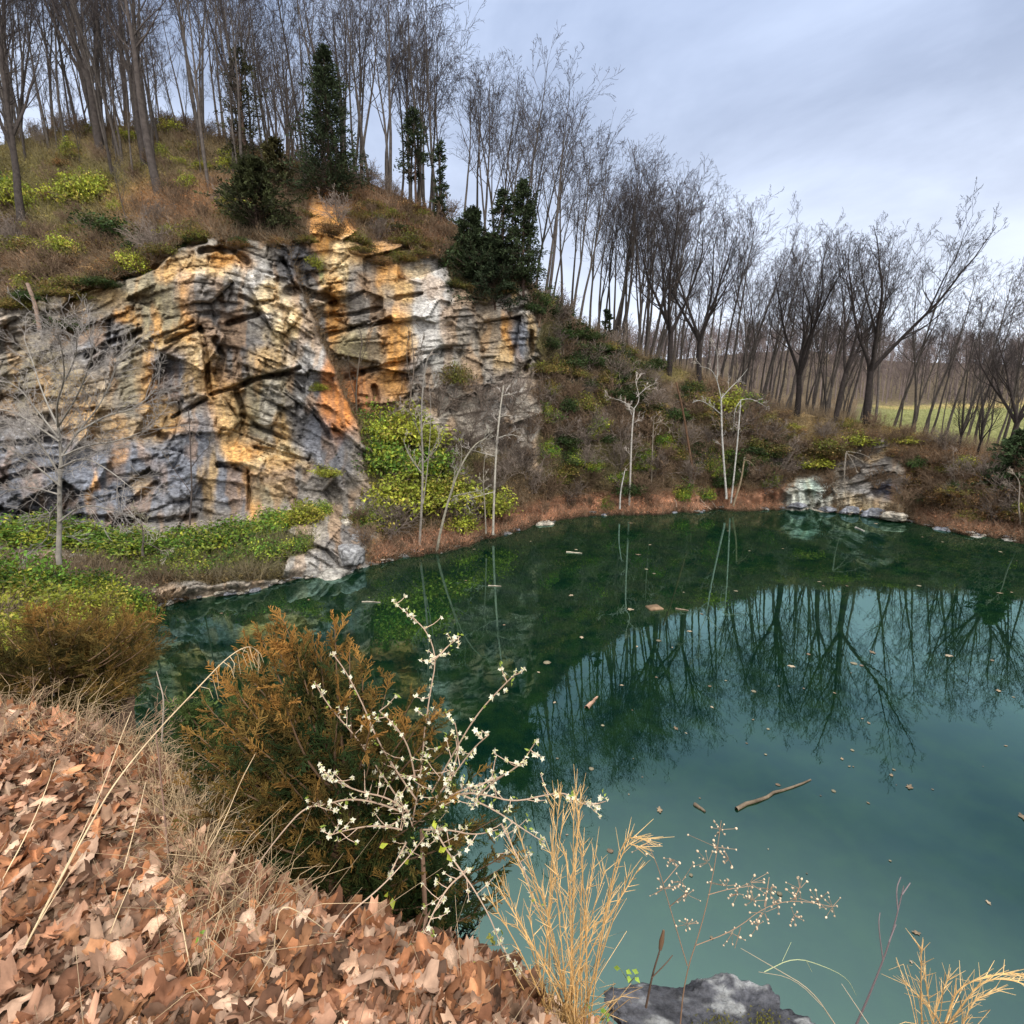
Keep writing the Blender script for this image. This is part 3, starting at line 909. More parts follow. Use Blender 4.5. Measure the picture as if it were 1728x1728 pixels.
def grow(rnd, p, d, Ln, r, lvl, segs, nseg, kids, ang, lenf, wig, trop, rend, start=0.25):
    n = nseg[lvl]
    st = Ln / n
    pts = [p]
    dirs = []
    for i in range(n):
        w = wig[lvl]
        d = unit(d[0] + rnd.gauss(0, w), d[1] + rnd.gauss(0, w), d[2] + rnd.gauss(0, w) + trop[lvl])
        q = (p[0] + d[0] * st, p[1] + d[1] * st, p[2] + d[2] * st)
        ra = r * (1 - (i / n) * 0.75)
        rb = r * (1 - ((i + 1) / n) * 0.75)
        segs.append((p, q, max(ra, rend), max(rb, rend), lvl))
        p = q
        pts.append(p)
        dirs.append(d)
    if lvl + 1 < len(nseg):
        k = kids[lvl]
        k = k if rnd.random() < k - int(k) + 1e-9 else int(k)
        k = int(round(k))
        for c in range(k):
            t = start + (1 - start) * (c + rnd.random()) / k
            x = min(t * n, n - 1e-3)
            i = int(x)
            f = x - i
            a, b = pts[i], pts[i + 1]
            q = (a[0] + (b[0] - a[0]) * f, a[1] + (b[1] - a[1]) * f, a[2] + (b[2] - a[2]) * f)
            dd = dirs[i]
            u = unit(rnd.gauss(0, 1), rnd.gauss(0, 1), rnd.gauss(0, 1))
            dt = u[0] * dd[0] + u[1] * dd[1] + u[2] * dd[2]
            u = unit(u[0] - dt * dd[0], u[1] - dt * dd[1], u[2] - dt * dd[2])
            an = ang[lvl] * rnd.uniform(0.6, 1.3)
            ca, sa = math.cos(an), math.sin(an)
            nd = (dd[0] * ca + u[0] * sa, dd[1] * ca + u[1] * sa, dd[2] * ca + u[2] * sa)
            ln = Ln * lenf[lvl] * rnd.uniform(0.6, 1.2) * (1.15 - 0.6 * t)
            grow(rnd, q, nd, ln, max(r * (1 - t * .75) * 0.55, rend), lvl + 1, segs, nseg, kids, ang, lenf, wig, trop, rend, 0.15)


def segs_geo(g, segs, col, sides=(5, 4, 3, 3, 3), var=0.2, seed=0):
    rng = np.random.default_rng(seed)
    for lv in sorted({s[4] for s in segs}):
        S = [s for s in segs if s[4] == lv]
        c = np.array(col[min(lv, len(col) - 1)])[None] * (1 + var * rng.uniform(-1, 1, (len(S), 1)))
        frusta(g, [s[0] for s in S], [s[1] for s in S], [s[2] for s in S], [s[3] for s in S], sides[min(lv, 4)], c)


M_bark = mat_col('tree_bark', rough=0.95, nscale=3.5, nlo=0.6, nhi=1.35, bump=0.6, bscale=14, bdist=0.05, rand=0.3, spec=0.1)
M_twig = mat_col('bare_twigs', rough=0.95, nscale=1.0, nlo=0.8, nhi=1.2, rand=0.3, spec=0.1)
M_pale = mat_col('pale_bark', rough=0.85, nscale=4, nlo=0.5, nhi=1.15, rand=0.1, spec=0.2)
M_leaf = mat_col('shrub_leaves', rough=0.7, nscale=1.3, nlo=0.75, nhi=1.25, rand=0.22, spec=0.25, trans=0.25)
M_cedar = mat_col('cedar_needles', rough=0.8, nscale=1.3, nlo=0.7, nhi=1.3, rand=0.2, spec=0.15, trans=0.1)


def bare_tree(name, seed, H, r0, kind, bark, twig, cat='tree', rmin=0.0095, mats=None):
    """trunk (with its leaders) and a crown of limbs and twigs"""
    rnd = random.Random(seed)
    root = empty(name, (0, 0, -60), 'bare tree', cat)
    trunk, crown = Geo(), Geo()
    leaders = []

    def leader(p, d, L, r, bend, n=11):
        pts, rad, ds = [p], [r], []
        for i in range(n):
            d = unit(d[0] + rnd.gauss(0, bend), d[1] + rnd.gauss(0, bend), d[2] + 0.05)
            p = (p[0] + d[0] * L / n, p[1] + d[1] * L / n, p[2] + d[2] * L / n)
            pts.append(p)
            ds.append(d)
            rad.append(max(rmin, r * (1 - 0.9 * ((i + 1) / n) ** 0.9)))
        leaders.append((pts, rad, ds, L))
        return pts, rad, ds

    if kind == 'slender':
        pts, rad, ds = leader((0, 0, -0.4), (rnd.gauss(0, .04), rnd.gauss(0, .04), 1), H * 0.93, r0, 0.028, 14)
        for _ in range(rnd.choice((0, 1, 1, 2))):
            i = rnd.randint(4, 8)
            a = rnd.uniform(0, 6.28)
            leader(pts[i], (math.cos(a) * .3, math.sin(a) * .3, 1), (H * .93 - pts[i][2]) * rnd.uniform(.8, 1.02), rad[i] * .7, 0.04)
        prm = dict(n=10, lo=0.44, ang=(22, 50), ln=0.32)
    elif kind == 'vase':
        pts, rad, ds = leader((0, 0, -0.4), (rnd.gauss(0, .05), rnd.gauss(0, .05), 1), H * rnd.uniform(.22, .34), r0, 0.03, 6)
        rad[:] = [r0 * (1 - .05 * i) for i in range(len(rad))]
        k = rnd.randint(3, 4)
        a0 = rnd.uniform(0, 6.28)
        for i in range(k):
            a = a0 + 6.28 * i / k + rnd.gauss(0, .3)
            s = rnd.uniform(.25, .62)
            p2, r2, d2 = leader(pts[-1], (math.cos(a) * s, math.sin(a) * s, 1), H * rnd.uniform(.58, .72), r0 * .62, 0.075)
            j = rnd.randint(3, 6)
            a = rnd.uniform(0, 6.28)
            leader(p2[j], (d2[j][0] + math.cos(a) * .45, d2[j][1] + math.sin(a) * .45, 1), H * .42, r2[j] * .7, 0.08)
        prm = dict(n=11, lo=0.2, ang=(28, 60), ln=0.22)
    else:                                   # sapling
        pts, rad, ds = leader((0, 0, -0.2), (rnd.gauss(0, .06), rnd.gauss(0, .06), 1), H * .95, r0, 0.05, 10)
        prm = dict(n=13, lo=0.35, ang=(35, 65), ln=0.25)
    segs = []
    for li, (pts, rad, ds, L) in enumerate(leaders):
        tube(trunk, pts, rad, 7 if li == 0 else 5, bark)
        if kind == 'vase' and li == 0:
            continue
        n = prm['n'] if li == 0 or kind == 'vase' else prm['n'] * 2 // 3
        lo = prm['lo'] if li == 0 or kind == 'vase' else 0.15
        for b in range(n):
            t = lo + (0.99 - lo) * (b + rnd.random()) / n
            x = min(t * len(ds), len(ds) - 1e-3)
            i = int(x)
            f = x - i
            p = tuple(pts[i][c] + (pts[i + 1][c] - pts[i][c]) * f for c in range(3))
            a = rnd.uniform(0, 6.28)
            an = R(rnd.uniform(*prm['ang'])) * (1.15 - .45 * t)
            d = (ds[i][0] * math.cos(an) + math.cos(a) * math.sin(an), ds[i][1] * math.cos(an) + math.sin(a) * math.sin(an), ds[i][2] * math.cos(an))
            ln = H * prm['ln'] * rnd.uniform(.55, 1.15) * (1.2 - .75 * t)
            grow(rnd, p, d, ln, max(rad[i] * .42, rmin * 1.3), 0, segs, (6, 5, 4, 2), (4.6, 3.6, 2.2), (.6, .62, .6), (.55, .52, .55), (.09, .12, .14, .2), (.085, .07, .06, .04), rmin)
    segs_geo(crown, segs, [np.array(bark) * .9, twig, twig, twig], (4, 3, 3, 3), .25, seed)
    mb, mt = mats or (M_bark, M_twig)
    trunk.build('trunk', mb, root, smooth=True)
    crown.build('crown', mt, root)
    return Stock(root)


BK, TW = (.08, .067, .057), (.055, .045, .043)
BKD, TWD = (.035, .028, .025), (.04, .033, .03)
slender = [bare_tree('bare_tree', 100 + i, 20, .155, 'slender', BK, TW) for i in range(9)]
thick = [bare_tree('bare_tree', 140 + i, 21, .36, 'slender', (.065, .053, .046), TW) for i in range(4)]
vase = [bare_tree('bare_tree', 160 + i, 20, .36, 'vase', BKD, TWD) for i in range(5)]
young = [bare_tree('bare_tree', 180 + i, 11, .11, 'slender', (.09, .075, .063), (.08, .065, .057)) for i in range(3)]

rnd = random.Random(7)


def put_tree(stock, p, h, label, group, lean=0.05, wide=1.0, tox=0.0):
    s = h
    a = rnd.uniform(0, 6.28)
    lx, ly = rnd.gauss(tox, lean), rnd.gauss(0, lean)
    return rnd.choice(stock).put((p[0], p[1], p[2] - .1), a, (s * wide, s * wide, s), label, group, (lx * math.sin(a) - ly * math.cos(a), lx * math.cos(a) + ly * math.sin(a)))


# single trees one can pick out in the photo: (px, py of the base, height factor, stock, label)
HERO = [(38, 392, .95, thick[0], 'dark bare tree at the far left edge, standing among yellow-green shrubs'),
        (168, 262, 1.2, thick[1], 'thickest grey trunk on the left hilltop, leaning left above the brush'),
        (268, 330, 1.08, thick[2], 'dark bare tree on the leaf-covered slope straight above the cliff arch'),
        (245, 285, 1.1, thick[3], 'bare tree close behind the dark one above the cliff arch'),
        (340, 300, .55, young[0], 'small crooked bare tree left of the brown-topped cedar'),
        (215, 380, .5, young[1], 'thin pale sapling rising beside the brightest yellow-green shrub'),
        (1128, 628, .98, vase[0], 'black-trunked forked tree highest on the falling ridge, right of the slender stand'),
        (1178, 640, .92, vase[1], 'dark bare tree leaning right, next below the black-trunked forked one'),
        (1345, 700, .98, vase[2], 'broad dark forked tree on the low rim above the whitish rock face'),
        (1462, 716, 1.02, vase[3], 'widest spreading bare tree, its limbs reaching right over the field'),
        (1408, 706, .8, vase[4], 'double-trunked dark tree between the two broadest crowns on the rim'),
        (1700, 735, .7, vase[1], 'pale-crowned bare tree nearest the right edge above the green field'),
        (1618, 755, .27, vase[0], 'small dark crooked tree in front of the green field'),
        (1648, 768, .3, vase[2], 'low black forked tree on the bank left of the right-hand cedar')]
for px, py, h, st, lb in HERO:
    if py >= crest(px) - 2:
        p = spot(px, py)
    else:
        p = beyond(px, 3.0)
    st.put((p[0], p[1], p[2] - .15), rnd.uniform(0, 6.28), (h, h, h), lb, None, (rnd.gauss(0, .03), rnd.gauss(0, .05)))

for i in range(38):                         # on the slope between the cliff and the skyline
    px = rnd.uniform(-50, 520)
    c = float(crest(px))
    p = spot(px, c + rnd.uniform(6, 95) * (1 if px < 420 else .5))
    put_tree(slender + young, p, rnd.uniform(.8, 1.1), 'slim bare tree standing on the brushy slope over the left part of the cliff', 'trees on the brushy slope above the cliff')
for i in range(62):
    px = rnd.uniform(-170, 600)
    p = beyond(px, rnd.uniform(.5, 15))
    put_tree(slender + slender + thick, p, rnd.uniform(.85, 1.15), 'tall bare trunk of the dense stand along the left hilltop skyline', 'dense stand on the left hilltop', .06, 1.1)
for i in range(30):
    px = rnd.uniform(600, 880)
    p = beyond(px, rnd.uniform(.5, 9))
    put_tree(slender, p, rnd.uniform(.82, 1.08), 'slender bare tree on the skyline between the tallest cedar and the dark cedar clump', 'skyline trees above the orange rock', .06, 1.15, .03)
for i in range(36):
    px = 880 + 230 * rnd.random() ** .9
    p = beyond(px, rnd.uniform(.5, 12))
    put_tree(slender, p, rnd.uniform(.86, 1.08), 'slender bare tree on the falling ridge right of the dark cedar clump', 'trees of the falling ridge', .06, 1.2, .09)
for i in range(36):
    px = rnd.uniform(1105, 1440)
    p = beyond(px, rnd.uniform(2, 22))
    put_tree(slender * 3 + young, p, rnd.uniform(.62, .98), 'bare tree of the mixed wood behind the low rim at centre right', 'mixed wood behind the low rim', .06, 1.2, .06)
for i in range(36):
    px = rnd.uniform(1400, 1790)
    p = beyond(px, rnd.uniform(3, 26))
    put_tree(slender * 2 + young, p, rnd.uniform(.45, .8), 'thin grey bare tree standing along the near edge of the green field', 'trees along the field edge', .06, 1.2, .08)


for i in range(24):
    px = 1095 + 600 * (i + rnd.random()) / 24
    p = beyond(px, rnd.uniform(1, 9))
    top = np.interp(px, [1095, 1215, 1290, 1400, 1560, 1640, 1740], [275, 318, 368, 372, 370, 425, 460])
    hh = float((ray(px, top)[1] * p[1] + CAM_Z - p[2]) / 20) * rnd.uniform(.82, 1.02)
    put_tree(slender, p, hh, 'tall slender bare tree of the screen between the forked dark trees on the low rim', 'slender screen on the low rim', .05, 1.15, .07)
for i in range(34):
    px = rnd.uniform(-60, 560)
    p = beyond(px, rnd.uniform(0, 3)) if rnd.random() < .5 else spot(px, float(crest(px)) + rnd.uniform(2, 60))
    put_tree(young, p, rnd.uniform(.45, .95), 'thin young bare tree in the brush at the foot of the left hilltop trunks', 'young trees under the left hilltop trunks', .09)


# ---- far wooded ridge: one mass, with single trees along its front
def light_tree(rnd, H, n=9, r0=.2):
    segs = [((0, 0, -.3), (0, 0, H * .5), r0, r0 * .6, 0), ((0, 0, H * .5), (rnd.gauss(0, .3), rnd.gauss(0, .3), H * .92), r0 * .6, .04, 0)]
    for b in range(n):
        t = rnd.uniform(.3, .95)
        a = rnd.uniform(0, 6.28)
        an = R(rnd.uniform(20, 50))
        grow(rnd, (0, 0, H * t), (math.cos(a) * math.sin(an), math.sin(a) * math.sin(an), math.cos(an)), H * .3 * (1.2 - .7 * t), .06, 1, segs, (0, 3, 2), (0, 6), (0, .7), (0, .55), (0, .1, .14), (0, .06, .05), .03)
    return segs


protos = []
for i in range(8):
    s = light_tree(random.Random(300 + i), 1.0 * 13)
    protos.append((np.array([x[0] for x in s]), np.array([x[1] for x in s]), np.array([x[2] for x in s]), np.array([x[3] for x in s])))
g = Geo()
rw = random.Random(31)
for i in range(1000):
    px = rw.uniform(1000, 1840)
    Y = 114 + 90 * rw.random() ** 1.3
    i0 = int(np.clip(np.searchsorted(PX, px), 0, NC - 1))
    z = np.interp(Y, BP[i0, :, 1], BP[i0, :, 2])
    P0, P1, R0, R1 = protos[rw.randrange(8)]
    s = rw.uniform(.55, 1.0)
    c, sn = math.cos(rw.random() * 6.28), math.sin(rw.random() * 6.28)
    rot = np.array([[c, -sn, 0], [sn, c, 0], [0, 0, 1]])
    rot = rot if abs(c * c + sn * sn - 1) < .01 else np.eye(3)
    base = np.array([dirx[i0] * Y, Y, z])
    b = rw.uniform(.7, 1.3)
    frusta(g, P0 @ rot.T * s + base, P1 @ rot.T * s + base, R0 * .75, R1 * .9, 3, np.array([.125, .098, .09]) * b)
tag(g.build('woodland', M_twig), 'bare grey-brown wood covering the far ridge', None, None, 'stuff')


# ---- evergreen cedars
def cedar_tree(name, seed, H, W, n, col, dense=1.0, leaf=(.13, .36), base=0.06, hang=False):
    rng = np.random.default_rng(seed)
    root = empty(name, (0, 0, -60), 'cedar', 'tree')
    t, f = Geo(), Geo()
    k = 9
    zz = np.linspace(-.3, H * .97, k)
    pts = np.stack([np.cumsum(rng.normal(0, .04 * H / 10, k)), np.cumsum(rng.normal(0, .04 * H / 10, k)), zz], -1)
    tube(t, pts, np.linspace(.16, .025, k) * H / 9, 7, (.09, .06, .045))
    m = int(n)
    hz = base + (1 - base) * rng.random(m) ** 1.15
    ang = rng.random(m) * 6.28
    prof_ = W * (1 - hz) ** .6 * (.34 + .85 * vnoise(hz * 8, ang * 1.3, seed)) * (.5 + .65 * rng.random(m))
    ax = np.stack([np.interp(hz * H, zz, pts[:, 0]), np.interp(hz * H, zz, pts[:, 1]), hz * H], -1)
    od = np.stack([np.cos(ang), np.sin(ang), rng.uniform(-.25, .45, m) - (.4 if hang else 0)], -1)
    tip = ax + nrm(od) * prof_[:, None]
    frusta(t, ax, tip, .03, .012, 3, np.broadcast_to([.08, .055, .04], (m, 3)))
    per = int(34 * dense)
    idx = np.repeat(np.arange(m), per)
    u = .3 + .75 * rng.random(len(idx)) ** .7
    P = ax[idx] + (tip - ax)[idx] * u[:, None] + rng.normal(0, .13 * H / 9, (len(idx), 3))
    D = nrm(nrm(od)[idx] + rng.normal(0, .6, (len(idx), 3)) + np.array([0, 0, .15]))
    clump = .55 + .9 * rng.random(m)
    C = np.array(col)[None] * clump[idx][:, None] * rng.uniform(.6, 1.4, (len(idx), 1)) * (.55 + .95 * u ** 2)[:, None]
    L = rng.uniform(leaf[0], leaf[1], len(idx))
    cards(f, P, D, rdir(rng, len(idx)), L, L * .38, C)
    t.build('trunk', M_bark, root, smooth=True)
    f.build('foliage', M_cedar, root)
    return root


DKG = (.026, .036, .015)


def cedar_at(px, py, H, W, n, seed, label, col=DKG, dense=1.0, **kw):
    r = cedar_tree('cedar_tree', seed, H, W, n, col, dense, **kw)
    p = spot(px, py)
    r.location = (p[0], p[1], p[2] - .2)
    r['label'] = label
    return r


cedar_at(557, 345, 12.2, 4.2, 330, 1, 'tallest dark green cedar on the cliff edge, dense from the ground up', dense=1.3)
cedar_at(418, 300, 10.8, 3.8, 100, 2, 'thin brown-green cedar with a bare upper trunk left of the tallest cedar', (.035, .036, .014), 1.0)
cedar_at(434, 396, 5.4, 4.6, 260, 3, 'bushy dark cedar overhanging the cliff arch', (.03, .034, .012), 1.3)
cedar_at(465, 322, 4.4, 3.0, 130, 4, 'low olive cedar crowded against the tallest cedar', (.05, .045, .016), 1.1)
cedar_at(702, 352, 8.4, 3.2, 90, 5, 'sparse small cedar among the bare skyline trunks', DKG, 1.0, base=.35)
cedar_at(742, 372, 7.0, 1.2, 60, 6, 'narrow ragged cedar just right of the sparse small one', DKG, .9)
cedar_at(800, 480, 6.4, 4.0, 290, 7, 'rounded dark cedar at the left of the clump over the cliff end', DKG, 1.3)
cedar_at(836, 522, 6.4, 4.2, 300, 8, 'lowest cedar of the dark clump, drooping down the cliff end', (.018, .026, .012), 1.3)
cedar_at(882, 492, 9.2, 3.2, 230, 9, 'upright dark cedar at the right of the clump over the cliff end', DKG, 1.2)
cedar_at(850, 480, 7.8, 3.0, 160, 10, 'ragged cedar in the middle of the clump over the cliff end', DKG, 1.1)
cedar_at(1705, 822, 4.8, 2.8, 190, 11, 'green cedar at the right edge of the far bank', (.04, .06, .025), 1.2)
cedar_at(1022, 566, 3.2, 1.0, 40, 12, 'small dark cedar low on the falling ridge', DKG, 1.0)


# ---- leafy shrubs
def leafy(name, seed, rx, rz, clumps, per, leaf, cols, spread=.22, stems=40, twigc=(.16, .12, .08), cat='shrub', flat=.25, mat=None):
    """unit of radius rx and height rz: stem framework and foliage in clumps"""
    rng = np.random.default_rng(seed)
    root = empty(name, (0, 0, -60), 'shrub', cat)
    s, f = Geo(), Geo()
    d = rdir(rng, clumps)
    d[:, 2] = np.abs(d[:, 2])
    rr = rng.random(clumps) ** .45
    lump = .5 + .85 * vnoise(d[:, 0] * 2 + 5, d[:, 1] * 2 + d[:, 2] + 9, seed)
    Cc = d * rr[:, None] * lump[:, None] * np.array([rx, rx, rz]) + np.array([0, 0, rz * .08])
    b = rng.normal(0, .12 * rx, (clumps, 3)) * np.array([1, 1, 0])
    mid = (Cc + b) / 2 + rng.normal(0, .1 * rx, (clumps, 3)) + np.array([0, 0, .12 * rz])
    k = min(stems, clumps)
    tc_ = np.array(twigc) * rng.uniform(.6, 1.4, (k, 1))
    frusta(s, b[:k] - np.array([0, 0, .2]), mid[:k], .03 * rx, .018 * rx, 4, tc_)
    frusta(s, mid[:k], Cc[:k], .018 * rx, .007 * rx, 3, tc_)
    tip = Cc[:k] + nrm(d[:k] + rng.normal(0, .5, (k, 3))) * rx * .4
    frusta(s, Cc[:k], tip, .007 * rx, .005 * rx, 3, tc_)
    idx = np.repeat(np.arange(clumps), per)
    m = len(idx)
    P = Cc[idx] + rng.normal(0, spread * rx, (m, 3)) * np.array([1, 1, .75])
    P[:, 2] = np.maximum(P[:, 2], -.1)
    N = nrm(rdir(rng, m) + np.array([0, 0, .8]) + d[idx] * .6)
    D = nrm(rdir(rng, m) + np.array([0, 0, -.25]))
    cols = np.array(cols)
    ci = rng.integers(0, len(cols), clumps)
    C = cols[ci][idx] * (.7 + .6 * rng.random(clumps))[idx][:, None] * rng.uniform(.65, 1.35, (m, 1))
    L = rng.uniform(leaf * .6, leaf * 1.3, m)
    cards(f, P, D, N, L, L * .55, C, flat)
    s.build('stem', M_twig, root)
    f.build('foliage', mat or M_leaf, root)
    return Stock(root)


YG = [(.34, .35, .04), (.26, .30, .035), (.36, .30, .06), (.18, .20, .03)]
GR = [(.12, .23, .028), (.17, .27, .035), (.22, .27, .04), (.06, .12, .018)]
DG = [(.03, .06, .014), (.045, .08, .02), (.06, .075, .02), (.03, .045, .014)]
OL = [(.17, .13, .03), (.13, .12, .03), (.20, .13, .04), (.10, .09, .025)]
BR_ = [(.22, .11, .04), (.17, .09, .04), (.25, .15, .06), (.12, .08, .04)]
yel = [leafy('leafy_shrub', 400 + i, 1.0, 1.1, 70, 34, .13, YG, spread=.17, stems=70) for i in range(3)]
grn = [leafy('leafy_shrub', 410 + i, 1.0, 1.0, 74, 36, .12, YG[:2] + GR, spread=.17, stems=70) for i in range(3)]
grn2 = [leafy('honeysuckle_bush', 415 + i, 1.0, 1.0, 80, 46, .10, GR + YG[:2], spread=.17, stems=70) for i in range(2)]
drk = [leafy('ivy_clump', 420 + i, 1.0, .9, 66, 38, .13, DG, spread=.2, stems=50) for i in range(3)]
olv = [leafy('brush_tuft', 430 + i, 1.0, .8, 64, 34, .12, OL + YG[3:], spread=.2, stems=60) for i in range(3)]
brn = [leafy('brush_tuft', 440 + i, 1.0, .8, 60, 32, .12, BR_ + OL[:1], spread=.2, stems=60) for i in range(2)]


def put_shrub(stock, p, r, h, label, group=None):
    return rnd.choice(stock).put((p[0], p[1], p[2] - .15), rnd.uniform(0, 6.28), (r, r, h), label, group)


for px, py, r, h, st, lb in [
        (40, 352, 1.9, 2.6, yel, 'yellow-green shrub around the foot of the leftmost dark trunk'),
        (128, 345, 2.0, 2.2, yel, 'brightest yellow-green shrub on the left hillside'),
        (165, 335, 1.7, 2.0, yel, 'yellow-green shrub adjoining the brightest one on its right'),
        (8, 345, 1.9, 2.4, grn, 'green shrub cut by the left edge of the photo, on the hillside'),
        (110, 432, 1.5, 1.4, yel, 'low yellow-green shrub at the rock edge on the left'),
        (225, 455, 1.0, 1.3, yel, 'small yellow-green shrub hanging at the lip left of the arch'),
        (50, 425, 1.6, 1.2, olv, 'olive brush tuft on the rusty slope at the far left'),
        (200, 400, 2.2, 1.5, drk, 'dark green bramble above the lip left of the arch'),
        (240, 425, 1.6, 1.3, drk, 'dark bramble beside the arch top'),
        (395, 370, 1.6, 1.2, olv, 'olive shrub tucked under the overhanging cedar'),
        (115, 552, 1.4, .8, drk, 'green tuft growing on the cliff ledge behind the pale tree'),
        (690, 412, 1.7, 1.3, olv, 'olive shrub draped over the orange rock below the sparse cedar'),
        (655, 395, 1.4, 1.0, brn, 'brown brush draped over the orange rock edge'),
        (765, 455, 1.5, 2.2, drk, 'mossy green shrub left of the dark cedar clump'),
        (536, 655, .7, .5, yel, 'upper yellow-green tuft on the sloping buttress edge'),
        (552, 800, 1.1, .7, yel, 'lower yellow-green tuft on the buttress foot'),
        (532, 450, .7, 1.1, yel, 'mossy streak of growth beside the orange chute'),
        (772, 640, 1.3, 1.9, olv, 'olive shrub hanging on the grey wall behind the saplings'),
        (1020, 858, .8, 1.3, grn2, 'single bright green bush on the red leaf shore'),
        (1150, 838, 1.5, 1.6, grn2, 'rounded deep green bush left of the white-trunked pair'),
        (1185, 838, 1.4, 1.2, grn, 'yellow-green bush at the foot of the white-trunked pair'),
        (1215, 690, 2.4, 2.2, yel, 'yellow-green shrub high behind the forked white trunk'),
        (1265, 690, 1.7, 1.8, grn, 'green shrub high behind the second white trunk'),
        (1450, 748, 1.9, 1.3, yel, 'bright yellow-green shrub on the rim above the right rock face'),
        (1395, 760, 2.2, 1.5, olv, 'olive shrub mat above the whitish rock face'),
        (1372, 785, 1.8, 1.2, yel, 'yellow-green mat hanging toward the whitish rock face'),
        (1725, 865, 1.0, 1.2, yel, 'yellow bush at the right edge of the far shore'),
        (595, 880, .9, .8, olv, 'olive tuft on the dark rock knob by the water')]:
    put_shrub(st, spot(px, py), r, h, lb)
for px, py, r, h in [(20, 915, 2.3, 1.9), (75, 912, 2.3, 1.5), (130, 918, 2.2, 1.3), (185, 925, 2.1, 1.3), (235, 928, 2.0, 1.3), (290, 926, 2.0, 1.5), (335, 930, 2.0, 1.4), (390, 920, 2.1, 1.7), (430, 910, 1.9, 1.6), (470, 895, 1.8, 1.6), (510, 880, 1.5, 1.4), (300, 960, 1.6, 1.2), (350, 965, 1.5, 1.1), (405, 950, 1.5, 1.2), (455, 938, 1.4, 1.2), (505, 925, 1.2, 1.0), (250, 965, 1.7, 1.1), (535, 865, 1.1, .9)]:
    put_shrub(grn2 + grn + yel[:1], spot(px, py), r, h, 'green honeysuckle mound in the thicket along the foot of the left cliff', 'honeysuckle mounds at the cliff foot')
for px, py, r, h in [(630, 745, 1.7, 2.0), (670, 745, 2.0, 2.2), (715, 750, 2.0, 1.9), (640, 790, 1.8, 1.8), (690, 800, 2.0, 2.0), (735, 800, 1.9, 1.6), (660, 845, 1.8, 1.8), (705, 855, 1.9, 1.8), (750, 850, 1.7, 1.5), (790, 850, 1.6, 1.5), (650, 885, 1.3, 1.3), (770, 890, 1.2, 1.2), (825, 860, 1.5, 1.3), (620, 880, 1.0, .9)]:
    put_shrub(grn + yel + grn2[:1], spot(px, py), r * 1.4, h * 1.3, 'green leafy shrub on the rubble slope beneath the orange wall', 'shrubs under the orange wall')
for i in range(80):
    px = rnd.uniform(900, 1320)
    s_, c_ = float(shore_py(px)), float(crest(px))
    py = s_ - 38 - (s_ - c_ - 55) * rnd.random()
    up_ = (s_ - py) / (s_ - c_)
    st = (drk + olv) if up_ > .5 else (grn2 + drk + grn[:1] + olv[:1])
    put_shrub(st, spot(px, py), rnd.uniform(.9, 1.8), rnd.uniform(.9, 1.7), 'shrub of the tangled thicket on the slope right of the cliff', 'thicket right of the cliff')
for i in range(44):
    px = rnd.uniform(900, 1110)
    c_ = float(crest(px))
    put_shrub(drk + drk + olv, spot(px, c_ + rnd.uniform(6, 110)), rnd.uniform(1.0, 1.8), rnd.uniform(.8, 1.3), 'dark ivy clump on the steep bank beside the cliff end', 'dark ivy clumps beside the cliff end')
for i in range(80):
    px = rnd.uniform(1290, 1760)
    s_, c_ = float(shore_py(px)), float(crest(px))
    py = s_ - 22 - (s_ - c_ - 28) * rnd.random()
    if blob(px, py, 1468, 815, 60, 62) > .5 or blob(px, py, 1365, 838, 48, 34) > .4:
        continue
    put_shrub(olv + brn + brn + yel[:1] + drk[:1], spot(px, py), rnd.uniform(.8, 1.5), rnd.uniform(.6, 1.1), 'rusty or olive brush on the low right-hand bank', 'brush on the right-hand bank')
for i in range(64):
    px = rnd.uniform(-40, 760)
    c_, t_ = float(crest(px)), float(topA(px) if px < 500 else topB(px))
    py = t_ - 6 - (t_ - c_ - 20) * rnd.random() ** 1.6
    put_shrub(olv + brn + brn + drk[:1], spot(px, py), rnd.uniform(.8, 1.6), rnd.uniform(.5, .9), 'low rusty or olive brush on the leaf-littered slope above the cliff', 'low brush above the cliff')


for i in range(30):
    px = rnd.uniform(-40, 430)
    c_, t_ = float(crest(px)), float(topA(px))
    put_shrub(yel + olv + yel, spot(px, t_ - 12 - (t_ - c_ - 16) * rnd.random()), rnd.uniform(.6, 1.5), rnd.uniform(.6, 1.3), 'small yellow-green tuft among the dry brush of the left hillside', 'yellow-green tufts of the left hillside')


for i in range(46):
    px = rnd.uniform(-30, 905)
    t_ = float(topA(px) if px < 500 else topB(px))
    if 535 < px < 600:
        continue
    put_shrub(olv + drk + brn + olv, spot(px, t_ - rnd.uniform(-5, 9)), rnd.uniform(.5, 1.25), rnd.uniform(.4, .8), 'brush tuft draped over the upper lip of the cliff', 'brush along the cliff lip')


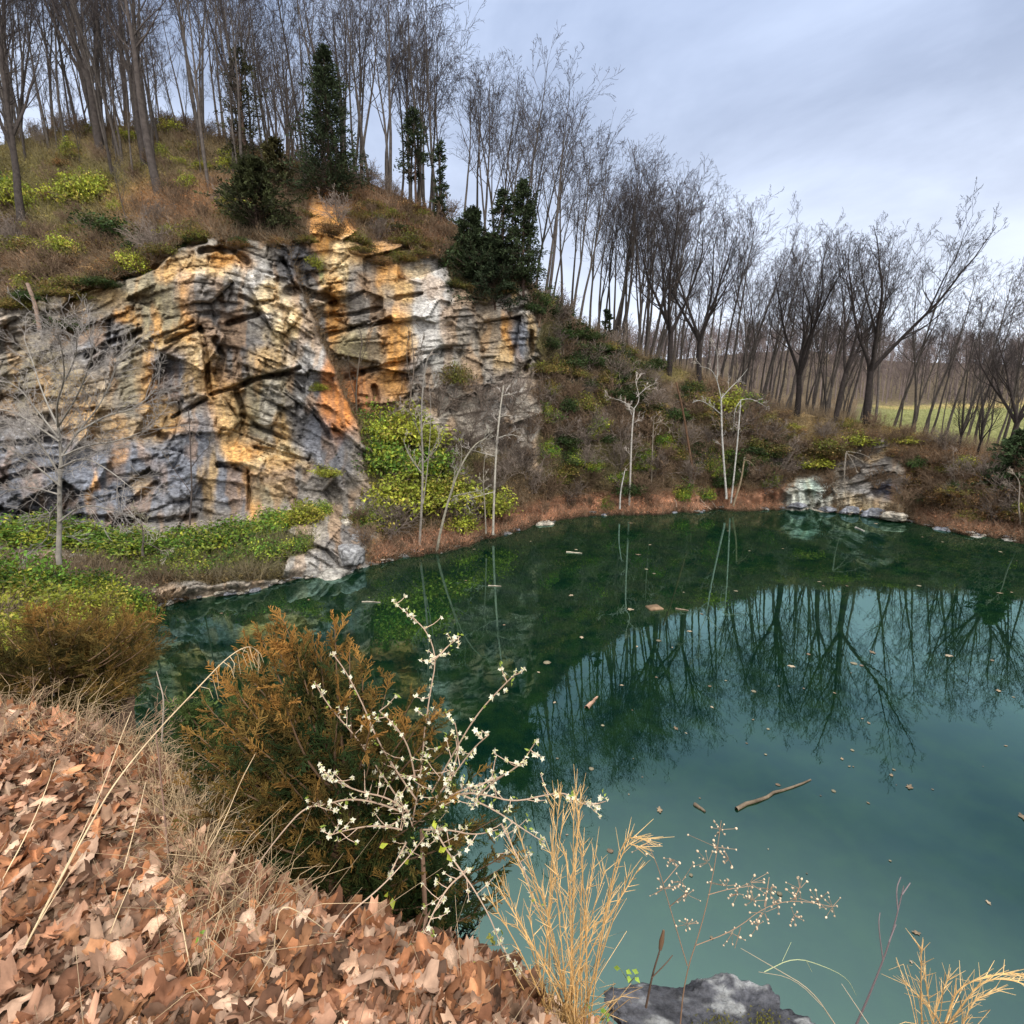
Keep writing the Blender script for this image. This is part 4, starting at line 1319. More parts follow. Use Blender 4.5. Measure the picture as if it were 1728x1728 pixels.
# ---- bare twiggy bushes
def twiggy(seed, n, L, col, name='bare_bush', r=.028, rend=.013):
    rr = random.Random(seed)
    root = empty(name, (0, 0, -60), 'bush', 'shrub')
    lo, hi = [], []
    for i in range(n):
        a = rr.uniform(0, 6.28)
        an = R(rr.uniform(5, 55))
        sg = []
        grow(rr, (rr.gauss(0, .15), rr.gauss(0, .15), -.1), (math.cos(a) * math.sin(an), math.sin(a) * math.sin(an), math.cos(an)), L * rr.uniform(.6, 1.1), r, 0, sg, (5, 4, 3), (6, 4), (.65, .7), (.55, .55), (.14, .18, .2), (.05, .03, 0), rend)
        lo += [x for x in sg if x[4] == 0]
        hi += [x for x in sg if x[4] > 0]
    a, b = Geo(), Geo()
    segs_geo(a, lo, [col], (4, 3, 3), .3, seed)
    segs_geo(b, hi, [col], (4, 3, 3), .3, seed + 1)
    a.build('stem', M_twig, root)
    b.build('twigs', M_twig, root)
    return Stock(root)


gry = [twiggy(500 + i, 18, 2.5, (.19, .15, .12), 'twig_thicket') for i in range(3)]
tan_ = [twiggy(510 + i, 15, 2.0, (.17, .115, .073)) for i in range(3)]
GRY = [(770, 690), (800, 720), (830, 740), (870, 720), (860, 690), (890, 740), (845, 770), (880, 790), (790, 760), (815, 690), (740, 700), (915, 690), (850, 810), (900, 830)]
for px, py in GRY:
    p = spot(px, py)
    s = rnd.uniform(.9, 1.4)
    rnd.choice(gry).put(p, rnd.uniform(0, 6.28), (s, s, s), 'pale grey twiggy bush massed below the grey end of the cliff', 'grey bushes below the cliff end')
for i in range(130):
    px = rnd.uniform(885, 1335)
    s_, c_ = float(shore_py(px)), float(crest(px))
    p = spot(px, s_ - 20 - (s_ - c_ - 35) * rnd.random())
    s = rnd.uniform(.8, 1.35)
    rnd.choice(gry + tan_ + tan_).put(p, rnd.uniform(0, 6.28), (s, s, s), 'leafless tan or grey bush in the thicket right of the cliff', 'leafless bushes in the thicket right of the cliff')
for i in range(60):
    px = rnd.uniform(1300, 1770)
    s_, c_ = float(shore_py(px)), float(crest(px))
    p = spot(px, s_ - 14 - (s_ - c_ - 16) * rnd.random())
    s = rnd.uniform(.5, 1.0)
    rnd.choice(tan_ + tan_ + gry).put(p, rnd.uniform(0, 6.28), (s, s, s), 'leafless brown bush on the low right-hand bank', 'leafless bushes on the right-hand bank')
for i in range(80):
    px = rnd.uniform(-40, 760)
    c_, t_ = float(crest(px)), float(topA(px) if px < 500 else topB(px))
    p = spot(px, t_ - 4 - (t_ - c_ - 6) * rnd.random())
    s = rnd.uniform(.5, 1.1)
    rnd.choice(tan_ + tan_ + gry[:1]).put(p, rnd.uniform(0, 6.28), (s, s, s), 'leafless tan bush on the hillside between the cliff and the skyline', 'leafless bushes on the upper hillside')
for i in range(24):
    px = rnd.uniform(600, 860)
    p = spot(px, float(shore_py(px)) - rnd.uniform(25, 180))
    s = rnd.uniform(.6, 1.1)
    rnd.choice(tan_ + gry).put(p, rnd.uniform(0, 6.28), (s, s, s), 'leafless bush poking through the green shrubs under the orange wall', 'leafless bushes under the orange wall')


for i in range(44):
    px = rnd.uniform(-60, 720)
    p = spot(px, float(crest(px)) + rnd.uniform(1, 14))
    s = rnd.uniform(.5, 1.0)
    rnd.choice(tan_ + gry[:1]).put(p, rnd.uniform(0, 6.28), (s, s, s), 'leafless brush along the skyline at the feet of the hilltop trunks', 'skyline brush of the hilltop')
for i in range(26):
    px = rnd.uniform(640, 1325)
    p = spot(px, float(shore_py(px)) - rnd.uniform(8, 26))
    s = rnd.uniform(.3, .6)
    rnd.choice(tan_).put(p, rnd.uniform(0, 6.28), (s, s, s), 'low leafless brush hanging over the red leaf shore', 'low brush on the red leaf shore')


# ---- trees with a course of their own: pixel polylines of the survey photo, at a distance Y
def drawn_tree(label, Y, trunk, limbs, r0, bark, twig, seed, name='bare_tree', twl=1.0, ntw=4, deep=.6, rmin=.012, levels=2, mats=(None, None), cat='tree', taper=.75, group=None):
    rr = random.Random(seed)
    base = at(trunk[0][0], trunk[0][1], Y)
    root = empty(name, tuple(base), label, cat, group)
    gt, gc = Geo(), Geo()

    def world_pts(pl, dy0, dy1):
        n = len(pl)
        return [at(x, y, Y + dy0 + (dy1 - dy0) * i / max(1, n - 1) + rr.gauss(0, .04)) - base for i, (x, y) in enumerate(pl)]

    def smooth(P):
        P = np.array(P)
        for _ in range(2):
            Q = [P[0]]
            for a, b in zip(P[:-1], P[1:]):
                Q += [a * .75 + b * .25, a * .25 + b * .75]
            Q.append(P[-1])
            P = np.array(Q)
        return P

    T = smooth(world_pts(trunk, 0, rr.gauss(0, .2)))
    T[0][2] -= .25
    tube(gt, T, np.linspace(r0, r0 * (1 - taper), len(T)), 7, bark)
    segs = []

    def twigs(P, rad, n, ln):
        for i in range(n):
            k = rr.randint(len(P) // 4, len(P) - 2)
            d = nrm(P[k + 1] - P[k])
            u = nrm(np.array([rr.gauss(0, 1), rr.gauss(0, 1), rr.gauss(0, .7) + .35]))
            dd = nrm(d + u * .9)
            sg = []
            grow(rr, tuple(P[k]), tuple(dd), ln * rr.uniform(.5, 1.2), max(rad * .5, rmin), 0, sg, (4, 3, 2), (4, 3), (.6, .7), (.55, .6), (.14, .18, .2), (.03, .02, 0), rmin) if levels > 1 else grow(rr, tuple(P[k]), tuple(dd), ln * rr.uniform(.5, 1.2), max(rad * .5, rmin), 0, sg, (3, 2), (3,), (.6,), (.6,), (.15, .2), (.02, 0), rmin)
            segs.extend(sg)

    twigs(T[len(T) // 3:], r0 * .35, ntw, twl)
    for pl in limbs:
        dy = rr.gauss(0, deep)
        Lm = smooth(world_pts(pl, 0, dy))
        rl = r0 * .42
        tube(gt, Lm, np.linspace(rl, rmin, len(Lm)), 5, bark)
        twigs(Lm, rl * .6, ntw, twl * .8)
    if segs:
        segs_geo(gc, segs, [twig], (3, 3, 3), .25, seed)
        gc.build('crown', mats[1] or M_twig, root)
    gt.build('trunk', mats[0] or M_pale, root, smooth=True)
    return root


WH, PG = (.44, .42, .37), (.36, .32, .26)
drawn_tree('white-trunked tree forking into a Y, rising from the red leaf shore', 51.6, [(1226, 838), (1222, 790), (1218, 730), (1217, 672)], [[(1217, 672), (1210, 640), (1200, 622), (1180, 618)], [(1217, 672), (1232, 655), (1248, 640), (1262, 622)], [(1218, 700), (1200, 685), (1180, 674), (1168, 680)], [(1210, 640), (1212, 610), (1208, 585)]], .115, WH, (.42, .38, .33), 1, twl=1.3, taper=.4)
drawn_tree('second white trunk, leaning right beside the Y-forked one', 51.8, [(1234, 845), (1240, 790), (1245, 740), (1250, 675)], [[(1250, 675), (1240, 690), (1238, 720)], [(1250, 675), (1268, 672), (1290, 685)]], .095, WH, (.40, .35, .3), 2, twl=.9, taper=.4)
drawn_tree('tan trunk leaning right at the foot of the white-trunked pair', 51.4, [(1238, 850), (1250, 815), (1256, 776)], [[(1256, 776), (1266, 778), (1276, 792)]], .11, (.28, .21, .13), (.3, .25, .2), 3, twl=.6, ntw=2, taper=.4)
drawn_tree('broken rust-brown trunk leaning left, without a crown', 53.0, [(1172, 812), (1162, 750), (1152, 690), (1141, 645)], [], .12, (.16, .092, .055), (.2, .15, .1), 4, ntw=0, taper=.3, name='dead_tree', mats=(M_bark, None))
drawn_tree('slim pale sycamore with a contorted crown on the thicket slope', 50.5, [(1062, 850), (1064, 790), (1066, 730), (1070, 690)], [[(1070, 690), (1080, 675), (1074, 650), (1072, 640)], [(1070, 690), (1050, 676), (1032, 672)], [(1074, 670), (1090, 655), (1104, 648)], [(1066, 700), (1062, 690)]], .11, (.46, .42, .36), (.38, .33, .28), 5, twl=1.4, taper=.4)
drawn_tree('short white trunk alone on the red leaf shore', 48.6, [(1046, 855), (1047, 830), (1052, 805), (1054, 795)], [], .09, WH, PG, 6, twl=.6, ntw=3, taper=.6)
drawn_tree('straight pale tree standing at the water edge in front of the grey bushes', 38.5, [(832, 897), (834, 830), (838, 750), (844, 690), (850, 650)], [[(846, 668), (862, 664), (872, 672)], [(840, 705), (856, 700), (866, 704)], [(838, 740), (860, 732), (880, 738)], [(836, 770), (815, 765), (800, 760)], [(834, 830), (815, 835), (790, 842)]], .10, (.42, .38, .31), (.34, .3, .26), 7, twl=1.2, taper=.6)
drawn_tree('pale tree leaning right out of the water edge', 34.6, [(735, 945), (742, 900), (758, 840), (775, 790), (800, 750), (820, 740)], [[(765, 838), (785, 832), (812, 828)], [(775, 790), (780, 770), (778, 745)], [(758, 840), (766, 810), (768, 790)]], .11, (.30, .27, .2), (.34, .31, .25), 8, twl=1.2, taper=.75)
drawn_tree('tall twin-stemmed grey tree in front of the yellow-green shrubs', 35.3, [(708, 918), (712, 850), (714, 780), (710, 700), (716, 630), (722, 600)], [[(714, 850), (722, 790), (728, 700), (724, 640)], [(716, 780), (740, 755), (752, 720)], [(713, 800), (690, 770), (680, 740)], [(712, 740), (698, 710), (690, 690)]], .10, (.27, .24, .2), (.28, .24, .2), 9, twl=1.3, taper=.7)
drawn_tree('dark bare tree against the orange wall of the recess', 42.5, [(604, 725), (600, 670), (604, 620), (612, 575), (606, 552)], [[(604, 620), (618, 590), (622, 560)], [(600, 670), (590, 640), (588, 610)]], .09, (.10, .08, .06), (.12, .1, .08), 10, twl=1.0, taper=.7, mats=(M_bark, None))
drawn_tree('thin forked tree against the orange and grey wall', 43.6, [(690, 720), (692, 670), (700, 620), (694, 560)], [[(694, 660), (685, 600), (690, 560)], [(700, 620), (712, 585), (716, 560)]], .08, (.14, .11, .085), (.2, .16, .12), 11, twl=1.2, taper=.7, mats=(M_bark, None))
drawn_tree('thin dark sapling in front of the blue-grey foot of the cliff', 33.5, [(320, 880), (324, 830), (322, 780), (320, 720), (318, 690)], [[(322, 790), (340, 765), (356, 752)], [(321, 830), (300, 800), (285, 780)]], .06, (.10, .08, .07), (.2, .17, .14), 12, twl=1.0, taper=.6, mats=(M_bark, None))
drawn_tree('thin grey sapling between the leaning tree and the straight pale tree', 36.6, [(820, 895), (818, 850), (815, 810), (818, 770)], [], .06, (.3, .26, .2), (.3, .26, .2), 13, twl=.8, ntw=5)
drawn_tree('slim brown sapling on the right end of the red leaf shore', 52.4, [(905, 865), (903, 820), (900, 770), (902, 735)], [], .07, (.22, .17, .11), (.25, .2, .15), 14, twl=1.0, ntw=5)
drawn_tree('grey sapling in the thicket left of the broken rust-brown trunk', 52.0, [(1098, 850), (1100, 790), (1102, 730), (1104, 700)], [[(1102, 715), (1116, 712), (1130, 722)]], .08, (.24, .2, .15), (.28, .23, .18), 15, twl=1.0, ntw=5)
drawn_tree('bent grey sapling at the right end of the far shore', 39.5, [(1722, 880), (1718, 850), (1722, 815), (1712, 800)], [[(1718, 830), (1705, 815), (1690, 812)]], .07, (.3, .25, .2), (.28, .23, .18), 16, twl=.7)
drawn_tree('slim pole on the right bank under the small crooked tree', 44.5, [(1612, 855), (1610, 800), (1608, 762)], [], .06, (.25, .2, .15), (.25, .2, .16), 17, twl=.6, ntw=3)
drawn_tree('dead pale branch hanging down over the right rock face', 50.6, [(1428, 762), (1424, 800), (1428, 845)], [[(1428, 762), (1440, 780), (1448, 800)], [(1428, 765), (1446, 772), (1462, 785)], [(1430, 762), (1455, 765), (1475, 778)]], .09, (.34, .29, .23), (.34, .29, .23), 18, twl=.5, ntw=2, name='dead_branch', cat='branch')
drawn_tree('broken pinkish stub leaning at the top left of the cliff', 35.4, [(66, 552), (60, 515), (46, 478)], [], .13, (.33, .23, .17), PG, 19, ntw=0, taper=.2, name='dead_tree')
drawn_tree('large pale sycamore spreading its tangled crown in front of the left cliff', 16.5, [(98, 940), (101, 880), (100, 820), (104, 770), (98, 720)],
           [[(100, 800), (70, 750), (30, 715), (-30, 712)], [(101, 820), (60, 785), (20, 760), (-20, 740)], [(104, 770), (130, 730), (165, 690), (190, 640), (200, 600)], [(98, 720), (95, 680), (110, 640), (105, 590), (96, 560)], [(100, 740), (60, 690), (30, 650), (-10, 640)],
            [(104, 770), (150, 750), (200, 745), (260, 720)], [(100, 850), (84, 870), (80, 910)], [(101, 790), (140, 770), (180, 790), (230, 830)], [(98, 720), (130, 670), (150, 620), (160, 580)], [(98, 720), (70, 660), (55, 610), (40, 570)], [(101, 835), (50, 820), (10, 830)], [(100, 745), (20, 690), (-40, 690)], [(130, 730), (180, 700), (230, 690), (270, 650)], [(110, 640), (130, 600), (128, 560)], [(101, 880), (140, 850), (190, 860), (240, 880)]],
           .085, (.27, .245, .205), (.29, .26, .23), 20, twl=1.5, ntw=17, deep=1.3, rmin=.0055, taper=.55)
drawn_tree('dead twisted snag on the green mound left of the water', 24.5, [(240, 930), (243, 905), (238, 880)], [[(243, 905), (228, 890), (226, 872)], [(241, 915), (262, 922), (285, 940)]], .06, (.12, .10, .08), (.3, .27, .2), 21, twl=.9, ntw=4, name='dead_tree')

# ---- ground cover over the hillside: leaf litter, dead grass and fine twigs
rng = np.random.default_rng(9)
g = Geo()
area = (1 - rock)
wgt = area.copy()
wgt[(PX < -60) | (PX > 1800)] *= .25
wgt[(PX < -420) | (PX > 2100)] = 0
wgt *= np.linalg.norm(np.cross(du, dv), axis=-1) * (1 / np.maximum(GP[..., 1] / 40, .5)) ** 2
cum = np.cumsum(wgt.ravel())
cum /= cum[-1]


def sample(n):
    k = np.searchsorted(cum, rng.random(n))
    k = np.minimum(k, NC * NV - 1)
    a_ = GP.reshape(-1, 3)[k]
    b_ = GP.reshape(-1, 3)[np.minimum(k + NV, NC * NV - 1)]
    return a_ + (b_ - a_) * rng.random((n, 1)) + rng.normal(0, .08, (n, 3)), GN.reshape(-1, 3)[k], GC.reshape(-1, 3)[k]


P, Nn, C = sample(200000)
up3 = np.array([0, 0, 1.0])
cards(g, P + up3 * .05 + Nn * rng.random((len(P), 1)) ** 2 * .35, rdir(rng, len(P)) + up3 * .4, nrm(Nn + rdir(rng, len(P)) * .8), rng.uniform(.08, .22, len(P)), rng.uniform(.05, .12, len(P)), C * rng.uniform(.6, 1.7, (len(P), 1)) * np.array([1.08, 1, .9]))
P, Nn, C = sample(130000)
d = nrm(rdir(rng, len(P)) * .8 + up3 * .7 + Nn * .2)
L_ = rng.uniform(.25, 1.3, len(P))[:, None]
frusta(g, P, P + d * L_, .012, .006, 3, (C * .7 + np.array([.10, .08, .055])) * rng.uniform(.6, 1.5, (len(P), 1)))
M_cover = mat_col('dead_leaves_and_twigs', rough=0.95, nscale=.8, nlo=.75, nhi=1.25, spec=.1)
tag(g.build('undergrowth', M_cover), 'dead leaves, dry grass and fine twigs over the hillside', None, None, 'stuff')
# brush on the ground behind the low rim, and grass of the field
g = Geo()
n = 26000
pxs = rng.uniform(1000, 1800, n)
i0 = np.searchsorted(PX, pxs)
dd = rng.random(n) ** 1.5 * 62 + .3
Ys = cY[i0] + dd
colY = np.concatenate([cr[:, None, 1], BP[..., 1]], 1)
colZ = np.concatenate([cr[:, None, 2], BP[..., 2]], 1)
Zs = np.array([np.interp(Ys[k], colY[i0[k]], colZ[i0[k]]) for k in range(n)])
P = np.stack([dirx[i0] * Ys, Ys, Zs], -1)
isf = (P[:, 0] / P[:, 1] > .66) & (Ys > 52)
d = nrm(rdir(rng, n) * .5 + up3)
L_ = np.where(isf, .25, rng.uniform(.4, 1.6, n))[:, None]
frusta(g, P, P + d * L_, np.where(isf, .02, .016), .007, 3, np.where(isf[:, None], np.array([.22, .23, .08]), np.array([.20, .145, .09])) * rng.uniform(.6, 1.4, (n, 1)))
tag(g.build('dry_grass', M_cover), 'dry grass and brush behind the low rim', None, None, 'stuff')

# ---------------------------------------------------------------- things at the water
_bproj = None


def bank_spot(px, py):
    """point of the near bank seen at (px, py)"""
    global _bproj
    if _bproj is None:
        Yc = np.maximum(_bk[:, 1], .05)
        sx, k = _bk[:, 0] / Yc, (_bk[:, 2] - CAM_Z) / Yc
        y = (k * CP + SP) / (CP - k * SP)
        x = sx * (CP + SP * y)
        _bproj = (864 + 864 * x, 864 - 864 * y)
        ok = _bk[:, 1] > .3
        _bproj = (np.where(ok, _bproj[0], 1e6), np.where(ok, _bproj[1], 1e6))
    d = (_bproj[0] - px) ** 2 + (_bproj[1] - py) ** 2
    i = np.argmin(d)
    c = np.where(d < max(d[i] * 1.5, 400))[0]
    return _bk[c[np.argmin(_bk[c, 1])]].copy()


def water_at(px, py):
    Y = -CAM_Z / float(ray(px, py)[1])
    return at(px, py, Y)


def boulder(seed, name='boulder', col=(.26, .26, .26), mat=None, n=26, cat='rock', ang=.5, lich=.25):
    rng = np.random.default_rng(seed)
    th = np.linspace(0, math.pi, n)
    ph = np.linspace(0, 2 * math.pi, 2 * n, endpoint=False)
    T, F_ = np.meshgrid(th, ph, indexing='ij')
    V = np.stack([np.sin(T) * np.cos(F_), np.sin(T) * np.sin(F_), np.cos(T)], -1)
    r = np.full(T.shape, 1.25)
    for i in range(11):                    # cut by random planes into a blocky stone
        d = rdir(rng, 1)[0]
        h = rng.uniform(.62, .95)
        dt = V @ d
        r = np.minimum(r, np.where(dt > .05, h / np.maximum(dt, .05), 9))
    if name == 'boulder' and n > 50:
        dt = V @ nrm(np.array([.12, -.1, 1.0]))
        r = np.minimum(r, np.where(dt > .05, .62 / np.maximum(dt, .05), 9))
    r = r + fbm(V[..., 0] * 3 + 7, V[..., 1] * 3 + V[..., 2] * 2, seed, 5, .6) * .16 - .1 * np.abs(fbm(V[..., 0] * 6 + 2, V[..., 1] * 6 + V[..., 2] * 5, seed + 21, 4))
    r[:, :] += 0
    V = V * r[..., None] * np.array([1, .8, .62])
    m = 2 * n
    i, j = np.meshgrid(np.arange(n - 1), np.arange(m), indexing='ij')
    j2 = (j + 1) % m
    F = np.stack([i * m + j, (i + 1) * m + j, (i + 1) * m + j2, i * m + j2], -1).reshape(-1, 4)
    nzv = fbm(V[..., 0] * 5, V[..., 1] * 5 + V[..., 2] * 4, seed + 9, 4)
    C = np.array(col)[None, None] * (1 + .7 * nzv[..., None])
    l = sstep(.12, .3, fbm(V[..., 0] * 4 + 3, V[..., 1] * 4 + V[..., 2] * 3, seed + 3, 4))[..., None] * lich
    C = C * (1 - l) + np.array([.42, .42, .40]) * l
    g = Geo()
    g.add(V.reshape(-1, 3), F, np.maximum(C, .02).reshape(-1, 3))
    o = g.build(name, mat or M_rock, smooth=False)
    tag(o, 'grey stone', cat)
    o.location = (0, 0, -60)
    return o


stones = [Stock(boulder(600 + i, col=c)) for i, c in enumerate([(.26, .26, .26), (.34, .32, .28), (.22, .23, .26), (.40, .36, .29)])]
for px, py, s, z, lb in [(920, 884, .95, .1, 'flat pale stone slab at the water edge left of the bright green bush'), (858, 902, .55, .05, 'small grey stone at the bend of the red leaf shore'), (590, 935, 1.1, .7, 'dark boulder on the rock knob by the water'), (610, 905, .7, .6, 'rounded dark boulder above the water on the rock knob'), (580, 885, .7, .8, 'topmost boulder of the dark rock knob'), (565, 962, 1.3, .3, 'large pale grey ledge stone at the foot of the rock knob'), (700, 928, .5, .2, 'pale stone lying on the red leaf shore near the leaning tree'), (1290, 858, .4, .1, 'small stone at the right end of the red leaf shore'), (1345, 850, .9, .4, 'whitish block under the whitish rock face'), (1395, 856, 1.0, .3, 'whitish block at the right foot of the whitish rock face'), (1430, 858, .9, .3, 'grey block between the two rock faces'), (1470, 862, 1.1, .3, 'broad pale block at the foot of the right rock face'), (1510, 868, 1.0, .3, 'pale block at the right corner of the right rock face'), (1590, 892, .7, .1, 'grey stone at the water edge below the rusty brush'), (1640, 905, .6, .1, 'wide flat stone near the right edge of the far shore'), (1700, 912, .9, .1, 'grey stone at the water edge under the right-hand cedar')]:
    p = spot(px, py)
    rnd.choice(stones).put((p[0], p[1] - .2, p[2] - s * .25 + z * .2), rnd.uniform(0, 6.28), (s, s, s * rnd.uniform(.6, 1)), lb)
for i in range(120):
    px = rnd.choice([rnd.uniform(240, 640), rnd.uniform(640, 1320), rnd.uniform(1330, 1760)])
    p = spot(px, float(shore_py(px)) - rnd.uniform(0, 7))
    s = rnd.uniform(.06, .3)
    rnd.choice(stones).put((p[0], p[1] - .1, p[2] + .02), rnd.uniform(0, 6.28), (s * 1.3, s, s * .7), 'small stone of the pale rubble along the water line', 'rubble along the water line')


def stick(label, p0, p1, r0, r1, col, cat='stick', name='driftwood_stick', bend=.06, seed=1, group=None, flat=1.0):
    rr = np.random.default_rng(seed)
    p0, p1 = np.array(p0, float), np.array(p1, float)
    L = np.linalg.norm(p1 - p0)
    t = np.linspace(0, 1, 9)[:, None]
    pts = (p1 - p0) * t + rr.normal(0, bend * L * .25, (9, 3)) * np.array([1, 1, .3])
    pts = pts + np.array([0, 0, 0])
    g = Geo()
    tube(g, pts, np.linspace(r0, r1, 9), 7, np.array(col)[None] * (1 + .25 * rr.uniform(-1, 1, (9, 1))))
    o = g.build(name, M_bark, smooth=True)
    o.location = p0
    o.scale = (1, 1, flat)
    return tag(o, label, cat, group)


LOGC = (.21, .16, .11)
stick('long thin log floating on the teal water', water_at(1243, 1365) + np.array([0, 0, .02]), water_at(1368, 1317) + np.array([0, 0, .02]), .048, .02, LOGC, 'log', 'floating_log', .035, 5)
stick('short floating stick just left of the long log', water_at(1172, 1358) + np.array([0, 0, .01]), water_at(1190, 1370) + np.array([0, 0, .01]), .05, .03, LOGC, seed=6)
stick('reddish stick floating among the tree reflections', water_at(990, 1196) + np.array([0, 0, .02]), water_at(1008, 1176) + np.array([0, 0, .02]), .08, .03, (.36, .22, .15), seed=7)
stick('pale stick floating at the left, below the dark shore', water_at(612, 1016) + np.array([0, 0, .02]), water_at(642, 1017) + np.array([0, 0, .02]), .05, .03, (.34, .3, .23), seed=8)
stick('pale stick floating near the middle of the dark water', water_at(824, 989) + np.array([0, 0, .02]), water_at(846, 990) + np.array([0, 0, .02]), .05, .03, (.34, .3, .23), seed=9)
stick('pale stick floating below the bright green bush', water_at(956, 932) + np.array([0, 0, .02]), water_at(982, 934) + np.array([0, 0, .02]), .06, .04, (.32, .28, .21), seed=10)
stick('white stick floating in front of the right rock face', water_at(1444, 891) + np.array([0, 0, .03]), water_at(1459, 897) + np.array([0, 0, .03]), .09, .06, (.4, .38, .33), seed=11)
stick('tan stick floating beside the broken board', water_at(1140, 1028) + np.array([0, 0, .02]), water_at(1162, 1031) + np.array([0, 0, .02]), .06, .03, LOGC, seed=12)
for k, (a, b) in enumerate([((1163, 842), (1198, 864)), ((1172, 838), (1196, 862)), ((1196, 848), (1208, 862)), ((668, 930), (684, 948)), ((640, 955), (652, 966)), ((1136, 846), (1142, 862))]):
    Pa, Pb = spot(*a), spot(b[0], min(b[1], float(shore_py(b[0])) - 1))
    stick(['longest pale driftwood pole slanting down the red leaf shore', 'second pale driftwood pole beside the longest one', 'short pale driftwood pole right of the two long ones', 'broken stick slanting to the water left of the leaning tree', 'short stick at the water edge by the rock knob', 'thin stick on the red leaf shore under the deep green bush'][k], Pa + np.array([0, 0, .25]), Pb + np.array([0, 0, .1]), .06, .045, (.42, .32, .24), seed=20 + k)
# broken board
g = Geo()
a, b, c, d = [water_at(*q_) for q_ in ((1089, 1024), (1108, 1021), (1120, 1029), (1098, 1031))]
o4 = np.array([a, b, c, d])
ctr = o4.mean(0)
T_ = o4 - ctr
V = np.concatenate([T_ + np.array([0, 0, -.03]), T_ + np.array([0, 0, .06])])
g.add(V, [(3, 2, 1, 0), (4, 5, 6, 7), (0, 1, 5, 4), (1, 2, 6, 5), (2, 3, 7, 6), (3, 0, 4, 7)], (.3, .2, .12))
o = g.build('wooden_board', M_bark)
o.location = ctr
tag(o, 'broken tan board floating on the dark green water', 'board')

# ---- fallen leaves
def leaf_shape(seed, kind):
    """outline rings of a curled dry leaf, about 1 long, tip towards +Y"""
    rng = np.random.default_rng(seed)
    n = 34
    th = np.linspace(0, 2 * math.pi, n, endpoint=False)
    a = np.arctan2(np.sin(th), np.cos(th))
    if kind == 'maple':
        r = .26 + .2 * np.abs(np.cos(2.5 * (th - math.pi / 2))) ** 1.6 + .10 * np.cos(th - math.pi / 2)
        r *= 1 + .10 * np.sign(np.sin(17 * th)) * rng.random(n)
    elif kind == 'oak':
        ex, ey = .24, .5
        r = ex * ey / np.sqrt((ey * np.cos(th)) ** 2 + (ex * np.sin(th)) ** 2)
        r *= .80 + .24 * np.cos(11 * th) * np.abs(np.cos(th)) ** .3
    else:
        ex, ey = .27, .5
        r = ex * ey / np.sqrt((ey * np.cos(th)) ** 2 + (ex * np.sin(th)) ** 2)
        r *= 1 + .05 * rng.normal(size=n)
    r *= 1 + .05 * rng.normal(size=n)
    rings = [np.zeros((1, 2)), np.stack([np.cos(th), np.sin(th)], -1) * (r * .5)[:, None], np.stack([np.cos(th), np.sin(th)], -1) * r[:, None]]
    xy = np.concatenate(rings)
    x, y = xy[:, 0], xy[:, 1]
    c1, c2, tw = rng.uniform(.5, 2.4) * rng.choice((-1, 1, 1)), rng.uniform(-.9, .9), rng.uniform(-1, 1)
    z = c1 * x ** 2 + c2 * y ** 2 * .6 + tw * x * y + .12 * fbm(x * 5 + seed, y * 5, seed, 3) + .05 * np.abs(x) * np.sin(y * 26)
    V = np.stack([x, y, z], -1)
    i = np.arange(n)
    j = (i + 1) % n
    T = np.stack([np.zeros(n, int), 1 + i, 1 + j], -1)
    Q = np.stack([1 + i, 1 + n + i, 1 + n + j, 1 + j], -1)
    rib = np.exp(-(x / .025) ** 2) * .35
    tone = .85 + .3 * fbm(x * 4 + 3, y * 4, seed + 5, 3) + rib - .15 * (np.hypot(x, y) > .3)
    return V, T, Q, tone


LK = [leaf_shape(700 + i, k) for i, k in enumerate(['maple', 'maple', 'oak', 'oval', 'maple', 'oak', 'oval', 'maple'])]
PAL = np.array([1.14, 1.04, .95]) * np.array([(.50, .30, .20), (.58, .40, .28), (.42, .22, .13), (.36, .17, .085), (.50, .24, .12), (.62, .46, .34), (.24, .12, .07), (.46, .32, .23), (.55, .29, .15), (.30, .19, .13)])


def rotm(N, spin):
    """frames with +Z along N and a turn about it"""
    N = nrm(N)
    ref = np.where(np.abs(N[:, 2:3]) > .9, np.array([[1.0, 0, 0]]), np.array([[0, 0, 1.0]]))
    a = nrm(np.cross(ref, N))
    b = np.cross(N, a)
    c, s = np.cos(spin)[:, None], np.sin(spin)[:, None]
    return np.stack([a * c + b * s, -a * s + b * c, N], -1)


M_litter = mat_col('dry_leaf', rough=0.8, nscale=25, nlo=0.75, nhi=1.2, bump=.5, bscale=60, bdist=.004, spec=.2, trans=.12)
rng = np.random.default_rng(21)
# where leaves lie: the level ground and the first part of the drop
w = np.ones(NBANK.shape[:2])
X_, Y_ = NBANK[..., 0], NBANK[..., 1]
w *= (X_ > -5) & (X_ < 1.8)
w *= np.where(X_ < .1, 1, .14) * ((Y_ > .3) & (Y_ < 6))
w *= np.where(rowf < -5, 0, np.where(rowf < .05, 1, np.where(rowf < .3, .6, 0)))[None]
a1 = np.linalg.norm(np.cross(np.gradient(NBANK, axis=0), np.gradient(NBANK, axis=1)), axis=-1)
w *= a1 / np.maximum(np.hypot(X_, Y_), 1.0) ** .6
cw = np.cumsum(w.ravel())
cw /= cw[-1]


def litter_pts(n):
    k = np.minimum(np.searchsorted(cw, rng.random(n)), w.size - 1)
    ci, cj = k // w.shape[1], k % w.shape[1]
    i2, j2 = np.minimum(ci + 1, w.shape[0] - 1), np.minimum(cj + 1, w.shape[1] - 1)
    f, h = rng.random((n, 1)), rng.random((n, 1))
    return (NBANK[ci, cj] * (1 - f) + NBANK[i2, cj] * f) * (1 - h) + (NBANK[ci, j2] * (1 - f) + NBANK[i2, j2] * f) * h


